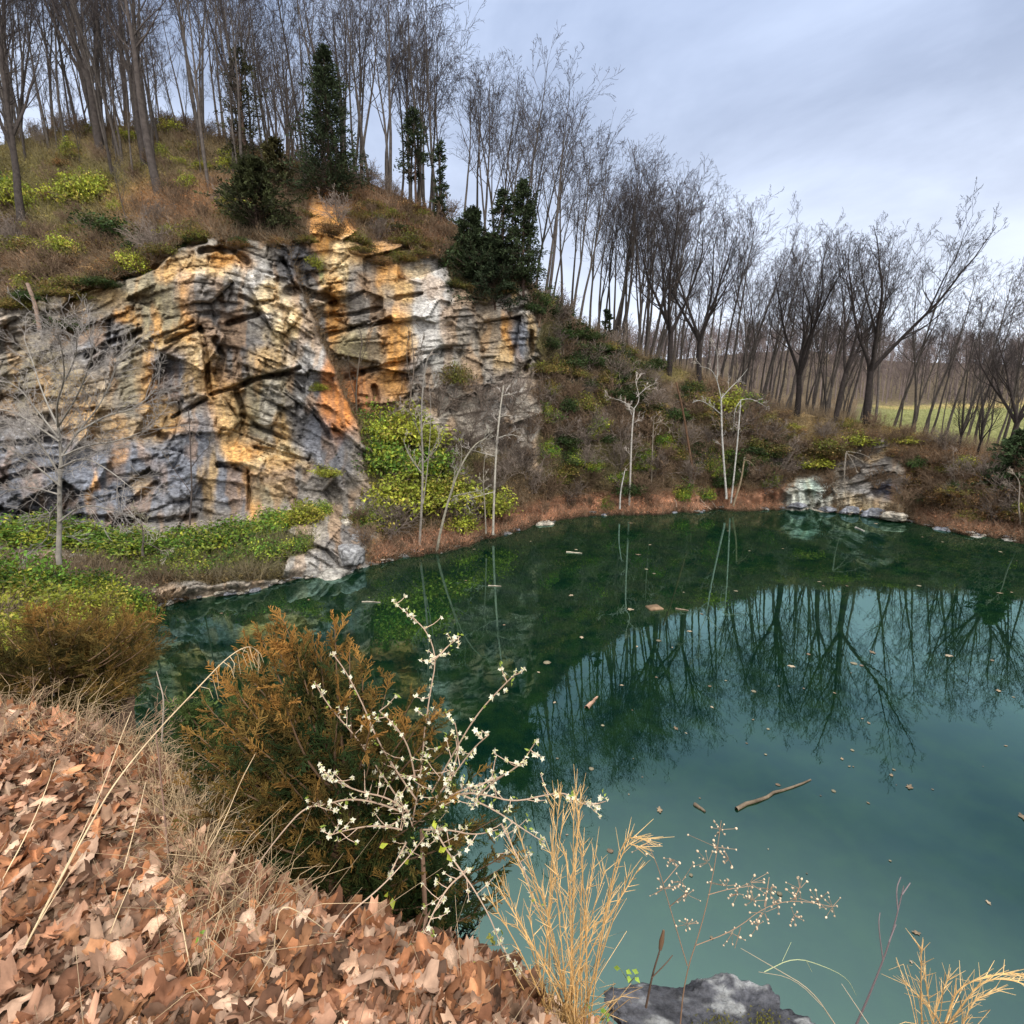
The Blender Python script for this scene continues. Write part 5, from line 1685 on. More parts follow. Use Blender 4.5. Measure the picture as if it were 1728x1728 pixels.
n = 15000
P = litter_pts(n)
P[:, 2] += rng.random(n) * .035
N_ = nrm(np.array([0, 0, 1.0]) + rng.normal(0, .43, (n, 3)))
Rm = rotm(N_, rng.random(n) * 6.28)
S = .045 + .095 * rng.random(n) ** 1.3
pc = PAL[rng.integers(0, len(PAL), n)] * rng.uniform(.30, 1.22, (n, 1))
pick = rng.integers(0, len(LK), n)
g = Geo()
for kk, (V, T, Q, tone) in enumerate(LK):
    ids = np.where(pick == kk)[0]
    W = np.einsum('nij,vj->nvi', Rm[ids], V) * S[ids][:, None, None] + P[ids][:, None]
    C = (pc[ids][:, None] * tone[None, :, None]).reshape(-1, 3)
    m = len(V)
    off = (np.arange(len(ids)) * m)[:, None, None]
    base = g.n
    g.add(W.reshape(-1, 3), (T[None] + off).reshape(-1, 3), C)
    g.f.append((Q[None] + off).reshape(-1, 4) + base)
Q1 = litter_pts(900)
dq = nrm(rng.normal(0, 1, (900, 3)) * np.array([1, 1, .28]) + np.array([.1, .2, .12]))
lq = (.05 + .3 * rng.random((900, 1)) ** 2)
frusta(g, Q1 + np.array([0, 0, .02]), Q1 + np.array([0, 0, .03]) + dq * lq, .0013, .0007, 3, np.array([(.55, .40, .24)]) * rng.uniform(.4, 1.15, (900, 1)))
tag(g.build('leaf_litter', M_litter), 'deep layer of dry brown leaves on the near bank', None, None, 'stuff')
# dead grass standing and lying along the brow
n = 1500
kb = rng.integers(0, NUu, n * 6)
Pb = br[kb] + out[kb] * rng.normal(.02, .16, (n * 6, 1))
okb = (Pb[:, 0] > -3.2) & (Pb[:, 0] < -.75) & (Pb[:, 1] > 1.2)
Pb = Pb[okb][:n]
Pb[:, 2] = np.array([bank_z(x, y) for x, y in Pb[:, :2]])
g = Geo()
m = len(Pb)
d1_ = nrm(rng.normal(0, .55, (m, 3)) + np.array([.1, 0, .75]))
l1_ = rng.uniform(.04, .17, (m, 1))
Q_ = Pb + d1_ * l1_
d2_ = nrm(d1_ + rng.normal(0, .5, (m, 3)) + np.array([.15, 0, -.5]))
cg = np.array([(.52, .37, .21)]) * rng.uniform(.45, 1.25, (m, 1))
frusta(g, Pb, Q_, .0015, .0012, 3, cg)
frusta(g, Q_, Q_ + d2_ * l1_ * rng.uniform(.5, 1.3, (m, 1)), .0012, .0006, 3, cg)
tag(g.build('dead_grass', M_litter), 'tangled dead grass along the brow left of the near cedar', None, None, 'stuff')
leafs = []
for kk in range(10):
    V, T, Q, tone = LK[kk % 8]
    g = Geo()
    g.add(V, T, PAL[[0, 1, 4, 5, 8, 2, 7, 3, 1, 5][kk]][None] * tone[:, None] * 1.05)
    g.f.append(Q)
    if kk % 8 in (0, 1, 4, 7, 2, 5):        # stalk
        tube(g, [(0, -.22, 0), (.02, -.5, .03), (.05, -.72, .02)], [.012, .01, .008], 4, PAL[3])
    o = g.build('fallen_leaf', M_litter)
    o.location = (0, 0, -60)
    tag(o, 'dry leaf', 'leaf')
    leafs.append(Stock(o))
Pl = litter_pts(240)
for p in Pl:
    s = rnd.uniform(.06, .115)
    rnd.choice(leafs).put((p[0], p[1], p[2] + rnd.uniform(.03, .055)), rnd.uniform(0, 6.28), (s, s, s), 'curled dry tan or rust leaf lying on top of the near leaf litter', 'dry leaves on top of the litter', (rnd.gauss(0, .35), rnd.gauss(0, .35)))
for px, py, Y, s, tl, lb in [(398, 1418, 1.72, .10, 1.2, 'large rust leaf caught upright in the left side of the near cedar'), (533, 1545, 1.42, .085, 1.1, 'dark rust oak leaf hanging at the foot of the near cedar'), (435, 1605, 1.36, .13, .3, 'broadest orange-tan leaf in front of the near cedar'), (575, 1640, 1.24, .12, .3, 'rust-red leaf below the flowering shrub'), (640, 1690, 1.2, .11, .25, 'pinkish leaf at the bottom edge under the flowering shrub'), (838, 1690, 1.25, .06, 1.2, 'pale leaf standing upright beside the golden grass clump'), (780, 1700, 1.22, .075, 1.0, 'orange leaf standing up left of the golden grass clump')]:
    p = at(px, py, Y)
    rnd.choice(leafs[:3]).put(tuple(p), rnd.uniform(-.5, .5), (s, s, s), lb, None, (tl, rnd.gauss(0, .3)))
M_float = mat_col('wet_leaf', rough=.6, nscale=3, nlo=.7, nhi=1.2, spec=.3, rand=.3)
fl = []
for kk in range(4):
    V, T, Q, tone = LK[kk]
    g = Geo()
    V = V * np.array([1, 1, .12])
    g.add(V, T, np.array([(.24, .17, .10), (.30, .23, .15), (.17, .115, .07), (.21, .18, .11)][kk])[None] * tone[:, None])
    g.f.append(Q)
    o = g.build('floating_leaf', M_float)
    o.location = (0, 0, -60)
    tag(o, 'floating leaf', 'leaf')
    fl.append(Stock(o))
cnt = 0
while cnt < 110:
    px, py = rnd.uniform(330, 1728), rnd.uniform(880, 1640)
    if py < shore_py(px) + 6 or (px < 900 and py > 1060 + 0 * px) or rnd.random() < (py - 1150) / 480:
        continue
    p = water_at(px, py)
    s = rnd.uniform(.1, .38) * (.45 if py > 1150 else 1) * (.8 if rnd.random() < .7 else 1.3)
    rnd.choice(fl).put((p[0], p[1], .012), rnd.uniform(0, 6.28), (s * 1.3, s * .8, s), 'brown leaf or scrap floating on the pond', 'leaves and scraps floating on the pond', (rnd.gauss(0, .01), rnd.gauss(0, .01)))
    cnt += 1

# ---------------------------------------------------------------- the near cedar and its neighbours
def juniper(seed, tips, root_pt, cin, cout, name, label, spray=1.0, per=18):
    """stem, and foliage of fine forked sprays along branches that run from the root to each tip"""
    rng = np.random.default_rng(seed)
    root = empty(name, tuple(root_pt), label, 'shrub')
    gs, gf = Geo(), Geo()
    tips = np.asarray(tips) - root_pt
    H = tips[:, 2].max()
    tube(gs, [(0, 0, -.3), (.01, 0, .2 * H), (-.02, .02, .5 * H), (0, .01, .8 * H)], [.028, .022, .014, .006], 7, (.16, .10, .06))
    P0s, Ds, Ls, out_ = [], [], [], []
    for tp in tips:
        h0 = max(-.05, min(.75 * H, tp[2] * .62 - .12 * np.hypot(tp[0], tp[1])))
        a = np.array([rng.normal(0, .02), rng.normal(0, .02), h0])
        mid = (a + tp) / 2 + np.array([0, 0, -.10 * np.linalg.norm(tp - a)]) + rng.normal(0, .03, 3)
        t = np.linspace(0, 1, 9)[:, None]
        C = a * (1 - t) ** 2 + 2 * mid * t * (1 - t) + tp * t ** 2
        tube(gs, C, np.linspace(.008, .0018, 9), 4, (.20, .125, .075))
        dC = nrm(np.gradient(C, axis=0))
        for q_ in range(per):
            u = .22 + .78 * (q_ + rng.random()) / per
            x = min(u * 8, 7.999)
            i = int(x)
            p = C[i] + (C[i + 1] - C[i]) * (x - i)
            d = nrm(dC[i] * .9 + rng.normal(0, .5, 3) + np.array([0, 0, .22]))
            P0s.append(p)
            Ds.append(d)
            Ls.append(spray * rng.uniform(.07, .15) * (1.15 - .4 * u))
            out_.append(u)
    P0s, Ds, Ls, out_ = np.array(P0s), np.array(Ds), np.array(Ls), np.array(out_)
    m = len(P0s)
    nrmv = nrm(np.cross(Ds, rdir(rng, m)))
    sidev = np.cross(nrmv, Ds)
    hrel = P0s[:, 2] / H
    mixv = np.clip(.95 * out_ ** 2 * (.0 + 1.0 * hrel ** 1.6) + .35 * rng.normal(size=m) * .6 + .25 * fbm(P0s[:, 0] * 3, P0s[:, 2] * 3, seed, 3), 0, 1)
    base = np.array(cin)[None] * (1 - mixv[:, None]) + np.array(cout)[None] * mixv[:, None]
    base *= rng.uniform(.7, 1.3, (m, 1))
    A = [P0s]
    k = 3
    pr, dr = P0s, Ds
    for s_ in range(k):
        nd = nrm(dr + rng.normal(0, .14, (m, 3)) + np.array([0, 0, .05]))
        q1 = pr + nd * (Ls / k)[:, None]
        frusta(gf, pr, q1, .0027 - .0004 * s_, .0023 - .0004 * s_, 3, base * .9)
        pr, dr = q1, nd
        A.append(q1)
    A = np.array(A)
    for w_ in range(11):
        u = .12 + .86 * (w_ + rng.random(m)) / 11
        x = np.minimum(u * k, k - 1e-3)
        i = x.astype(int)
        p = A[i, np.arange(m)] + (A[i + 1, np.arange(m)] - A[i, np.arange(m)]) * (x - i)[:, None]
        sg = 1 if w_ % 2 else -1
        d = nrm(Ds * .85 + sidev * sg * .75 + rng.normal(0, .22, (m, 3)))
        l = Ls * (.42 - .25 * u) * rng.uniform(.7, 1.3, m)
        col = base * rng.uniform(.75, 1.3, (m, 1))
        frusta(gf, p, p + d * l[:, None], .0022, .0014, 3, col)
        for z_ in range(3):
            v = .3 + .25 * z_
            pp = p + d * (l * v)[:, None]
            d2 = nrm(d + sidev * rng.choice((-1, 1), (m, 1)) * .7 + nrmv * rng.normal(0, .4, (m, 1)) + Ds * .2)
            frusta(gf, pp, pp + d2 * (l * .42)[:, None], .0020, .0011, 3, col * 1.08)
    gs.build('stem', M_twig, root)
    gf.build('foliage', M_cedar, root)
    return root


rj = np.random.default_rng(33)
# outline of the near cedar in the survey photo -> branch tips in depth
root_c = at(600, 1605, 1.86)
TIPS = []
OUT = [(478, 1045), (440, 1075), (520, 1080), (565, 1060), (400, 1120), (610, 1125), (655, 1150), (350, 1190), (700, 1175), (735, 1200), (320, 1260), (300, 1320), (760, 1260), (800, 1310), (840, 1380), (300, 1400), (310, 1470), (860, 1440), (850, 1500), (330, 1530), (400, 1575), (500, 1610), (560, 1640), (640, 1655), (720, 1640), (790, 1580), (820, 1540), (590, 1100), (380, 1150), (420, 1090)]
for x, y in OUT:
    TIPS.append(at(x, y, 1.95 + rj.uniform(-.12, .25)))
for i in range(200):
    for _ in range(40):
        x, y = rj.uniform(290, 860), rj.uniform(1070, 1640)
        top = np.interp(x, [290, 340, 400, 470, 520, 580, 650, 740, 800, 860], [1330, 1210, 1110, 1055, 1075, 1110, 1150, 1210, 1320, 1430])
        bot = np.interp(x, [290, 400, 500, 620, 740, 860], [1480, 1560, 1600, 1645, 1630, 1480])
        if top + 10 < y < bot:
            break
    e_ = ((x - 580) / 300) ** 2 + ((y - 1380) / 300) ** 2
    TIPS.append(at(x, y, 1.95 + (rj.uniform(-.42, .55)) * math.sqrt(max(.1, 1.1 - e_))))
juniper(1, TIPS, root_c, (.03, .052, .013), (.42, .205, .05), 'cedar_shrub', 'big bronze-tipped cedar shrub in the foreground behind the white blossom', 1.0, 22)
# low green cedar peeping out behind it on the left
T2 = [at(rj.uniform(300, 420), rj.uniform(1180, 1300), rj.uniform(2.3, 2.7)) for _ in range(26)]
juniper(2, T2, at(365, 1340, 2.5), (.05, .085, .02), (.14, .19, .05), 'cedar_shrub', 'low pale-green cedar sprays showing left behind the bronze-tipped cedar', 1.0, 12)
# rusty bush at the left over the water
T3 = []
for _ in range(150):
    x = rj.uniform(-60, 262)
    top = np.interp(x, [-60, 0, 100, 180, 230, 262], [1070, 1050, 1020, 1020, 1035, 1060])
    bt = np.interp(x, [-60, 100, 200, 262], [1235, 1235, 1190, 1120])
    T3.append(at(x, rj.uniform(top, bt), rj.uniform(3.0, 4.6)))
for x, y in [(268, 1038), (262, 1058), (266, 1085), (258, 1105), (250, 1045), (240, 1120)]:
    T3.append(at(x, y, 4.0))
juniper(3, T3, at(120, 1250, 3.6), (.085, .07, .018), (.35, .185, .045), 'cedar_shrub', 'rusty brown cedar at the left edge, reaching right over the dark water', 1.6, 14)

# honeysuckle thicket between it and the pale sycamore
near = [leafy('honeysuckle_bush', 450 + i, 1.0, 1.0, 80, 90, .085, [YG, YG[:2] + GR, GR + YG[:1]][i], spread=.17, stems=60) for i in range(3)]
for px, py, r, h, k in [(20, 1005, 2.2, 1.5, 2), (90, 1010, 2.2, 1.4, 1), (160, 1000, 2.0, 1.3, 1), (215, 990, 1.7, 1.2, 2), (30, 1045, 1.9, 1.3, 0), (100, 1045, 1.8, 1.2, 0), (165, 1035, 1.7, 1.2, 0), (205, 1030, 1.2, 1.0, 0), (60, 1085, 1.5, 1.0, 0), (130, 1085, 1.4, 1.0, 0), (190, 1070, 1.1, .9, 0), (0, 1090, 1.5, 1.0, 0), (-40, 1020, 2.2, 1.6, 1), (235, 1005, 1.2, .9, 1), (-30, 1130, 1.3, .9, 0), (80, 1120, 1.2, .8, 0), (170, 1110, 1.0, .7, 1)]:
    p = bank_spot(px, py)
    p = p if p[1] > 4 else at(px, py, 7)
    near[k].put((p[0], p[1], p[2] - .2), rnd.uniform(0, 6.28), (r, r, h * 1.25), 'yellow-green honeysuckle mound on the near left bank beyond the rusty cedar', 'honeysuckle mounds on the near left bank')
# dry bramble tangle along the brow at the left
tn = [twiggy(530 + i, 9, .75, (.30, .19, .12), 'bramble', .0065, .0024) for i in range(3)]
for k in range(13):
    px = rnd.uniform(-20, 300)
    p = bank_spot(px, rnd.uniform(1170, 1260) + max(0, px - 200) * .5)
    s = rnd.uniform(.25, .5)
    rnd.choice(tn).put((p[0], p[1], p[2] - .02), rnd.uniform(0, 6.28), (s, s, s * .8), 'leafless brown bramble along the brow at the left of the leaf litter', 'brambles along the left brow')

# ---- dead stalks standing in the litter (pixel polylines with the distance of foot and tip)
def px_tube(g, pl, Y0, Y1, r0, r1, col, n=5, sub=2, org=None, wob=.0):
    m = len(pl)
    P = np.array([at(x, y, Y0 + (Y1 - Y0) * i / (m - 1)) for i, (x, y) in enumerate(pl)])
    for _ in range(sub):
        Q = [P[0]]
        for a, b in zip(P[:-1], P[1:]):
            Q += [a * .75 + b * .25, a * .25 + b * .75]
        Q.append(P[-1])
        P = np.array(Q)
    if org is not None:
        P = P - org
    if g is not None:
        tube(g, P, np.linspace(r0, r1, len(P)), n, col)
    return P


STRAW, BROWN = (.62, .46, .27), (.17, .10, .07)
M_straw = mat_col('straw', rough=.7, nscale=14, nlo=.75, nhi=1.2, spec=.25, rand=.1)
for pl, Y0, Y1, r, c, lb in [
        ([(7, 1668), (72, 1540), (154, 1388), (194, 1320), (258, 1241), (330, 1165), (384, 1108), (420, 1088), (436, 1100)], 1.22, 2.0, .0042, STRAW, 'longest straw stalk, slanting from the lower left up across the water'),
        ([(54, 1571), (118, 1452), (169, 1341), (201, 1252), (222, 1200)], 1.38, 1.9, .003, STRAW, 'straw stalk just right of the longest one, ending at the brambles'),
        ([(190, 1530), (201, 1495), (230, 1388), (246, 1320)], 1.42, 1.75, .003, STRAW, 'short upright straw stalk left of the dark twig'),
        ([(0, 1492), (47, 1406), (79, 1330), (95, 1280)], 1.5, 1.9, .0028, STRAW, 'straw stalk at the left edge over the leaf litter'),
        ([(291, 1506), (341, 1452), (380, 1384), (405, 1320), (432, 1270)], 1.5, 1.66, .003, STRAW, 'straw stalk leaning right in front of the bronze-tipped cedar'),
        ([(337, 1718), (316, 1607), (301, 1528)], 1.16, 1.3, .0028, STRAW, 'straw stalk leaning left at the bottom, thick at its top'),
        ([(456, 1668), (463, 1596), (470, 1524), (513, 1542), (560, 1578)], 1.25, 1.36, .0028, STRAW, 'straw stalk bent over at a sharp elbow by the cedar foot'),
        ([(287, 1474), (283, 1431), (273, 1330), (262, 1226)], 1.55, 1.8, .006, BROWN, 'thin dark upright twig at the left flank of the bronze-tipped cedar'),
        ([(273, 1251), (277, 1180), (271, 1158), (264, 1133)], 2.2, 2.25, .005, (.36, .29, .22), 'grey twig with a kink, rising over the dark water'),
        ([(0, 1690), (40, 1600), (100, 1500), (140, 1440)], 1.2, 1.5, .0028, STRAW, 'straw stalk low at the left, crossing the foot of the longest one'),
        ([(160, 1660), (190, 1560), (230, 1470)], 1.25, 1.45, .0025, STRAW, 'faint straw stalk in the middle of the leaf litter'),
        ([(90, 1240), (93, 1180), (82, 1130), (86, 1095), (97, 1085)], 3.4, 3.5, .011, (.62, .52, .46), 'pale curved cane arching in front of the rusty cedar'),
        ([(0, 1225), (30, 1195), (66, 1165)], 2.9, 3.2, .006, (.5, .4, .28), 'short straw cane at the left edge by the rusty cedar')]:
    org = at(pl[0][0], pl[0][1], Y0)
    g = Geo()
    Pq = px_tube(g, pl, Y0, Y1, r * .8, r * .35, np.array(c), 5, 2, org)
    o = g.build('dry_stalk', M_straw, smooth=True)
    o.location = org
    if 'longest straw' in lb:
        root = empty('dry_stalk', tuple(org), lb, 'stalk')
        o.name = 'stem'
        o.location = (0, 0, 0)
        o.parent = root
        gh = Geo()
        rr = random.Random(3)
        for k in range(14):
            a = Pq[-1 - k]
            q1 = a + np.array([rr.uniform(-.02, .03), rr.uniform(-.02, .02), -.02])
            tube(gh, [a, q1, q1 + np.array([rr.uniform(-.01, .02), 0, -rr.uniform(.03, .08)])], [.0012, .0011, .0009], 3, STRAW)
        gh.build('seed_head', M_straw, root)
    else:
        tag(o, lb, 'stalk')


# ---- flowering shrub with white blossom (pixel polylines of its stems)
STEMS = [([(695, 1392), (712, 1295), (716, 1236), (726, 1168), (737, 1110), (720, 1063), (690, 1038), (663, 1015)], 1.72, 1.85), ([(737, 1110), (758, 1088), (777, 1074)], 1.79, 1.8),
         ([(729, 1337), (766, 1270), (804, 1206), (846, 1160), (872, 1135)], 1.7, 1.6), ([(737, 1345), (762, 1312), (800, 1261), (825, 1240)], 1.68, 1.55), ([(758, 1345), (779, 1333), (846, 1312), (884, 1286)], 1.66, 1.5),
         ([(737, 1358), (779, 1337), (821, 1341), (867, 1354), (922, 1341), (956, 1337), (990, 1362), (1022, 1352)], 1.68, 1.45), ([(779, 1341), (834, 1366), (884, 1400), (918, 1421)], 1.66, 1.5),
         ([(703, 1350), (670, 1303), (636, 1248), (615, 1194), (585, 1135), (560, 1101)], 1.7, 1.66), ([(690, 1375), (660, 1330), (602, 1244), (556, 1194), (530, 1150)], 1.7, 1.6), ([(690, 1370), (653, 1345), (610, 1337), (568, 1320), (543, 1299)], 1.68, 1.52),
         ([(678, 1370), (636, 1354), (590, 1347), (547, 1358), (514, 1362), (476, 1404), (434, 1459), (413, 1501), (402, 1543)], 1.68, 1.42), ([(678, 1400), (636, 1392), (585, 1400), (556, 1410)], 1.66, 1.5),
         ([(686, 1421), (670, 1450), (657, 1476)], 1.66, 1.6), ([(501, 1725), (543, 1619), (581, 1548), (644, 1497), (690, 1446), (720, 1408)], 1.18, 1.66), ([(729, 1392), (758, 1442), (792, 1488), (825, 1543), (846, 1598), (876, 1640)], 1.66, 1.4),
         ([(792, 1467), (758, 1493), (733, 1535), (716, 1577), (657, 1640)], 1.62, 1.35), ([(846, 1390), (870, 1440), (890, 1480), (900, 1530)], 1.6, 1.5), ([(700, 1310), (690, 1260), (668, 1225), (640, 1200)], 1.68, 1.6), ([(765, 1300), (775, 1260), (768, 1220)], 1.66, 1.6), ([(800, 1350), (830, 1320), (880, 1290), (905, 1250)], 1.64, 1.5), ([(715, 1400), (760, 1400), (800, 1410), (840, 1400)], 1.66, 1.5)]
org = at(712, 1420, 1.72)
root = empty('flowering_shrub', tuple(org), 'white-blossomed leafless shrub arching over the foreground cedar and water', 'shrub')
rr = random.Random(12)
fl_pts, lf_pts = [], []
gs = Geo()
tube(gs, [np.array([0, .02, -.5]), np.array([0, .01, -.2]), np.array([0, 0, .05])], [.011, .010, .008], 6, (.24, .15, .1))
for si, (pl, Y0, Y1) in enumerate(STEMS):
    Pq = px_tube(gs, pl, Y0, Y1, .0036, .0014, (.38, .27, .19), 5, 2, org)
    L = len(Pq)
    for k in range(L):
        f = k / L
        if (si == 10 and f > .5) or (si == 13 and f < .7):
            continue
        if rr.random() < .7 * (.35 + f):
            (fl_pts if rr.random() < .8 else lf_pts).append(Pq[k] + np.array([rr.gauss(0, .006), rr.gauss(0, .006), rr.gauss(0, .006)]))
        if rr.random() < (.5 if f < .55 else .26) and L > 8:
            d = nrm(np.array([rr.gauss(0, 1), rr.gauss(0, .6), rr.gauss(.2, .8)]))
            l = rr.uniform(.03, .10)
            q1 = Pq[k] + d * l * .5
            q2 = q1 + nrm(d + np.array([0, 0, .3])) * l * .5
            tube(gs, [Pq[k], q1, q2], [.0017, .0014, .001], 4, (.48, .34, .24))
            fl_pts.append(q2)
            if rr.random() < .6:
                fl_pts.append(q1)
            if rr.random() < .5:
                lf_pts.append(q2 + np.array([.004, 0, .006]))
gs.build('stem', M_twig, root, smooth=True)
M_petal = mat_col('blossom', rough=.6, nscale=40, nlo=.9, nhi=1.08, spec=.2, trans=.3)
M_green = mat_col('young_leaf', rough=.5, nscale=30, nlo=.8, nhi=1.2, spec=.35, trans=.35)
rf = np.random.default_rng(5)


def blossom(g, c, s):
    for b in range(rf.integers(1, 3)):
        ax = nrm(rf.normal(size=3) + np.array([0, -.4, .2]))
        cc = c + rf.normal(0, s * .35, 3)
        a = nrm(np.cross(ax, rf.normal(size=3)))
        b2 = np.cross(ax, a)
        t = np.arange(5) * 2 * math.pi / 5 + rf.random()
        D = nrm(a[None] * np.cos(t)[:, None] + b2[None] * np.sin(t)[:, None] + ax[None] * .45)
        cards(g, np.repeat(cc[None], 5, 0), D, np.repeat(ax[None], 5, 0), s * rf.uniform(.8, 1.1, 5), s * .62, np.array([(.86, .80, .60)]) * rf.uniform(.85, 1.05, (5, 1)), .15)
        tube(g, [cc - ax * s * .7, cc, cc + ax * s * .12], [s * .12, s * .2, s * .1], 5, (.75, .72, .36))


fp = np.array(fl_pts)
order = np.argsort(fp[:, 1])
for k in order[:100]:
    g = Geo()
    blossom(g, np.zeros(3), rr.uniform(.009, .0135))
    o = g.build('flower', M_petal, root)
    o.location = fp[k]
g = Geo()
for k in order[100:]:
    blossom(g, fp[k], rr.uniform(.008, .0125))
tag(g.build('blossom', M_petal, root), kind='stuff')
g = Geo()
lp = np.array(lf_pts)
for dx in range(2):
    cards(g, lp + rf.normal(0, .004, lp.shape), rdir(rf, len(lp)) + np.array([0, -.2, .5]), rdir(rf, len(lp)), rf.uniform(.012, .022, len(lp)), rf.uniform(.006, .010, len(lp)), np.array([(.30, .38, .06)]) * rf.uniform(.7, 1.3, (len(lp), 1)))
big = np.array([at(655, 1505, 1.55), at(662, 1515, 1.55), at(648, 1520, 1.55), at(742, 1435, 1.6), at(755, 1440, 1.6), at(735, 1400, 1.62), at(640, 1430, 1.6), at(690, 1450, 1.6), at(745, 1440, 1.6)]) - org
cards(g, big, rdir(rf, len(big)) + np.array([0, -.3, .4]), np.array([[0, -1.0, .5]]) + rf.normal(0, .2, big.shape), .035, .02, np.array([(.42, .46, .05)]) * rf.uniform(.8, 1.2, (len(big), 1)))
g.build('foliage', M_green, root)

# ---- golden broomsedge clump and the grass at the right corner
def sedge(name, label, foot, tops, Y0, r, seed, blades=60, spread=.09):
    rr = random.Random(seed)
    org = at(foot[0], foot[1], Y0)
    root = empty(name, tuple(org), label, 'grass')
    rs = np.random.default_rng(seed)
    for tp in tops:
        pl = [(foot[0] + rr.uniform(-45, 45), foot[1] + rr.uniform(-5, 25))]
        pl += [(pl[0][0] + (tp[0][0] - pl[0][0]) * .45 + rr.gauss(0, 4), pl[0][1] + (tp[0][1] - pl[0][1]) * .55)] + list(tp)
        Y1 = Y0 + rr.uniform(-.12, .12)
        gk = Geo()
        col = np.array((.66, .40, .15)) * rr.uniform(.75, 1.2)
        P = px_tube(gk, pl, Y0, Y1, r, r * .4, col, 5, 2, org)
        m = len(P)
        K = np.array([k for k in range(m // 4, m - 1) for _ in range(3)])
        d = nrm(np.gradient(P, axis=0))[K]
        dd = nrm(d + rs.normal(0, .28, (len(K), 3)))
        l = rs.uniform(.03, .085, len(K))
        p = P[K] + (P[np.minimum(K + 1, m - 1)] - P[K]) * rs.random((len(K), 1))
        frusta(gk, p, p + dd * l[:, None], r * .55, r * .2, 3, np.array([(.72, .47, .20)]) * rs.uniform(.75, 1.25, (len(K), 1)))
        gk.build('stalk', M_straw, root)
    g = Geo()
    for b in range(blades):
        a = np.array([rr.gauss(0, spread * .5), rr.gauss(0, spread * .4), -.05])
        h = rr.uniform(.08, .32)
        e = np.array([rr.gauss(0, .1), rr.gauss(0, .06), h])
        tube(g, [a, a + e * .5 + np.array([0, 0, .03]), a + e, a + e + np.array([rr.gauss(0, .05), 0, -rr.uniform(0, .06)])], [.0017, .0015, .001, .0005], 3, np.array((.68, .44, .19)) * rr.uniform(.6, 1.2))
    g.build('blades', M_straw, root)
    return root


TOPS = [[(936, 1345)], [(945, 1338)], [(972, 1335)], [(980, 1342)], [(968, 1350)], [(985, 1420)], [(1005, 1440)], [(1048, 1412), (1090, 1416)], [(1052, 1420), (1080, 1430)], [(1075, 1470)], [(1060, 1478)], [(880, 1420)], [(868, 1440)], [(843, 1500)], [(850, 1490)], [(900, 1470)], [(915, 1500)], [(930, 1420)], [(955, 1440)], [(990, 1500)], [(1020, 1470)], [(830, 1520)], [(870, 1560)], [(950, 1380)], [(976, 1370)], [(1030, 1520)], [(893, 1540)], [(1008, 1560)], [(962, 1480)], [(940, 1470)]]
sedge('grass_clump', 'tall golden dry grass clump at the bottom middle before the teal water', (950, 1742), TOPS, 1.36, .0026, 3, 110, .085)
sedge('grass_clump', 'pale dry grass drooping at the bottom right corner', (1580, 1760), [[(1555, 1600)], [(1530, 1660)], [(1620, 1660), (1700, 1640), (1728, 1645)], [(1640, 1690), (1680, 1670)], [(1600, 1650)], [(1560, 1640)], [(1660, 1650), (1720, 1655), (1740, 1670)]], 1.42, .0026, 4, 16, .06)

# ---- boulder at the bottom with a mossy top, and what grows round it
M_stone = mat_col('mossy_stone', rough=.9, nscale=16, nlo=.45, nhi=1.5, bump=1.0, bscale=14, bdist=.06, spec=.25)
o = boulder(655, 'boulder', (.12, .12, .13), M_stone, 120, lich=.8)
o.location = at(1240, 1730, 1.62) + np.array([0, .02, -.185])
o.scale = (.62, .38, .42)
tag(o, 'grey mossy boulder at the bottom edge beside the golden grass', 'rock')
root = empty('moss', tuple(o.location), 'green moss tuft on the boulder', 'moss')
bpy.data.objects.remove(root)
g = Geo()
gm = np.random.default_rng(8)
n = 900
c0 = np.array([(-.05, -.05, .22), (.06, -.08, .21), (.12, -.02, .2), (-.14, -.05, .19)])
P = c0[gm.integers(0, 4, n)] + gm.normal(0, .022, (n, 3)) * np.array([1.4, 1, .3])
cards(g, P, rdir(gm, n) + np.array([0, 0, 1.0]), rdir(gm, n), .012, .005, np.array([(.16, .15, .03)]) * gm.uniform(.5, 1.4, (n, 1)))
ms = g.build('moss', M_leaf, o)
ms.scale = (1 / .62, 1 / .38, 1 / .42)
ms.location = (0, 0, -.02)


def seed_plant(label, stems, Y, heads, seed, r=.003, col=(.30, .19, .12), hcol=(.62, .46, .30), hr=.006, nh=10, spread=.025, name='seed_plant'):
    rr = random.Random(seed)
    org = at(stems[0][0][0], stems[0][0][1], Y)
    root = empty(name, tuple(org), label, 'plant')
    gs, gh = Geo(), Geo()
    for i, pl in enumerate(stems):
        px_tube(gs, pl, Y, Y + rr.uniform(-.06, .06), r * (1 if i == 0 else .6), r * .35, col, 4, 2, org)
    for x, y in heads:
        c = at(x, y, Y + rr.uniform(-.05, .05)) - org
        for k in range(nh):
            p = c + np.array([rr.gauss(0, spread), rr.gauss(0, spread * .6), rr.gauss(0, spread * .8)])
            s = hr * rr.uniform(.5, 1)
            d = nrm(np.array([rr.gauss(0, 1), rr.gauss(0, 1), rr.gauss(.4, 1)]))
            tube(gs, [c + (p - c) * .1, p], [.0009, .0007], 3, col)
            tube(gh, [p - d * s * .4, p, p + d * s * .6, p + d * s], [s * .25, s * .62, s * .5, s * .1], 5, np.array(hcol) * rr.uniform(.6, 1.25))
    gs.build('stem', M_twig, root)
    tag(gh.build('seed_head', M_straw, root), kind='stuff')
    return root


